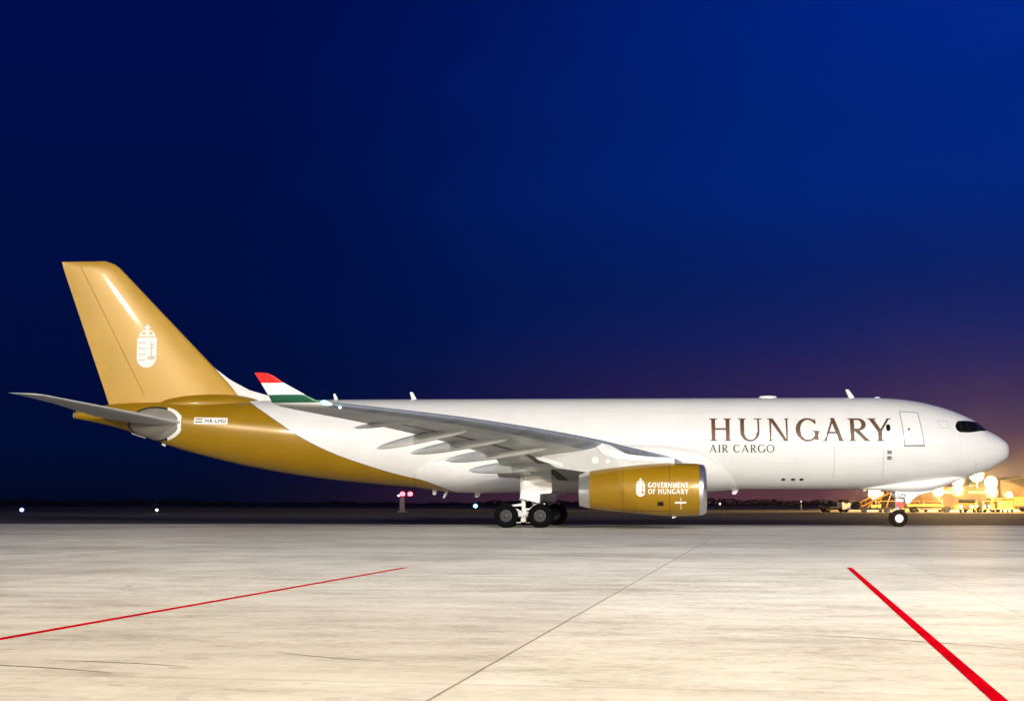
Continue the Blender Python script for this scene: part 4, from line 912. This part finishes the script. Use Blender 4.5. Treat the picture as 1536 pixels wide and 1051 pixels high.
labs = ['baggage cart nearest the boarding stairs', 'baggage cart in the middle of the row behind the trucks', 'baggage cart at the right end of the row behind the trucks', 'baggage cart in front of the shed, left of the van', 'baggage cart turned sideways beside the beige van']
for i, (x, y, rz) in enumerate(spots):
    o = cart if i == 0 else copy_tree(cart); o.location = (x, y, 0); o.rotation_euler.z = rz; tag(o, labs[i], 'cart', 'baggage carts beyond the nose gear')

# red obstruction lights on a cabinet pillar, under the tail
def pillar():
    o = empty('obstruction_light', (-32.9, 130, 0), 'grey pillar with two red lamps standing beyond the tail', 'warning light')
    mb = MB(); mb.box((0, 0, 1.15), (.75, .6, 2.3), taper=.85); mb.box((0, 0, .1), (1.3, 1.0, .2)); mb.build('pillar', mat('pillar_grey', (.16, .16, .17), .6, noise=(3, .2)), o, bevel=.04)
    mb = MB(); mb.tube([(-.3, 0, 2.45), (1.35, 0, 2.45)], .07, 8); mb.tube([(0, 0, 2.3), (0, 0, 2.5)], .1, 8); mb.build('crossbar', M_dark, o)
    for x in (.05, 1.25):
        mb = MB(); mb.lathe([(0, .05), (.03, .32), (.3, .40), (.55, .32), (.66, .05)], (x, 0, 2.52), 'Z', 20); mb.build('red_lamp', mat('red_lamp', (1, .1, .12), .3, emit=(1, .10, .14), estr=6), o, True)
    mb = MB(); mb.lathe([(0, .04), (.1, .16), (.25, .04)], (-.55, 0, 2.45), 'Z', 14); mb.build('white_lamp', mat('white_lamp', (1, .9, .95), .3, emit=(1, .85, .95), estr=8), o, True)
pillar()
lamp('obstruction_glow', 'POINT', (-32.2, 129, 3.0), 60, (1, .08, .1), None, .3)
def ground_light(x, y, r, col, e, label, h=.35):
    o = empty('taxiway_light', (x, y, 0), label, 'taxiway light', 'lights along the far taxiway')
    mb = MB(); mb.tube([(0, 0, -.1), (0, 0, h)], .05, 8); mb.lathe([(0, .16), (.05, .16)], (0, 0, 0), 'Z', 14); mb.build('stem', M_dark, o, True)
    mb = MB(); mb.lathe([(0, r * .4), (r * .5, r), (r * 1.2, r), (r * 1.8, r * .3)], (0, 0, h), 'Z', 18); mb.build('lens', mat('light_lens', col, .3, emit=col, estr=e), o, True)
    lamp('taxiway_light_glow', 'POINT', (x, y - .5, h + r + .2), 25, col, None, .1)
ground_light(-72.6, 84, .26, (.22, .26, 1.0), 5, 'blue ground light far out at the left edge')
ground_light(-60.2, 98, .17, (1, .95, .8), 4, 'small white ground light far out below the tail')
ground_light(-30.3, 194, .42, (.15, .85, 1.0), 5, 'cyan ground light beyond the belly, left of the main wheels', .5)
ground_light(15.2, 118, .12, (1, .7, .4), 5, 'tiny warm ground light right of the engine', 1.2)
ground_light(36.6, 150, .14, (1, .75, .5), 5, 'tiny warm ground light right of the small white car', 1.0)
ground_light(31.0, 170, .12, (.8, .5, .6), 2, 'faint pink ground light left of the small white car', 1.6)
# lit sandy verge strips beyond the taxiway
M_verge = mat('sand_verge', (.42, .34, .22), .9, noise=(.3, .4))
sheet('sand_path', [(7.5, 128), (16.5, 128), (17.5, 133), (8.8, 134)], -.006, M_verge)
sheet('service_yard', [(33, 118), (95, 112), (110, 290), (40, 250)], -.006, mat('yard_concrete', (.40, .36, .28), .8, noise=(.2, .3)))
lamp('verge_lamp_light', 'POINT', (12, 127, 2.5), 260, (1, .62, .3), None, .2)

# far tree line along the horizon: one dark uncountable mass of leaves
def tree_line():
    v = []; f = []
    rng = np.random.default_rng(3)
    for i in range(17000):
        x = rng.uniform(-520, 620); env = 2.5 + 1.0 * math.sin(x * .013 + 1) + .5 * math.sin(x * .05) + .5 * math.sin(x * .17 + 2) + .3 * math.sin(x * .43)
        z = rng.uniform(-.3, 1) * env + rng.normal() * .15; y = 900 + rng.normal() * 5; s = rng.uniform(.6, 1.3); n = rng.normal(size=3); n /= np.linalg.norm(n); a = np.cross(n, [.3, .5, .8]); a /= np.linalg.norm(a); b = np.cross(n, a); p = np.array([x, y, z]); k = len(v)
        v += [p - a * s, p + b * s * .7, p + a * s, p - b * s * .7]; f.append((k, k + 1, k + 2, k + 3))
    return tag(mesh_obj('tree_line', v, f, mat('leaf_dark', (.05, .07, .03), .9), None, False), kind='stuff')
tree_line()

# ------------------------------------------------------------------ thin haze added to give the lamps halos: one closed box of even air
def haze():
    m = bpy.data.materials.new('halo_haze'); m.use_nodes = True; t = m.node_tree; t.nodes.remove(t.nodes['Principled BSDF'])
    v = nd(t, 'ShaderNodeVolumePrincipled'); v.inputs['Color'].default_value = (.95, .92, .9, 1); v.inputs['Density'].default_value = .00009; v.inputs['Anisotropy'].default_value = .965
    t.links.new(v.outputs[0], t.nodes['Material Output'].inputs['Volume'])
    mb = MB(); mb.box((0, 350, 34), (1500, 1300, 70)); o = mb.build('haze', m); tag(o, kind='stuff')
haze()
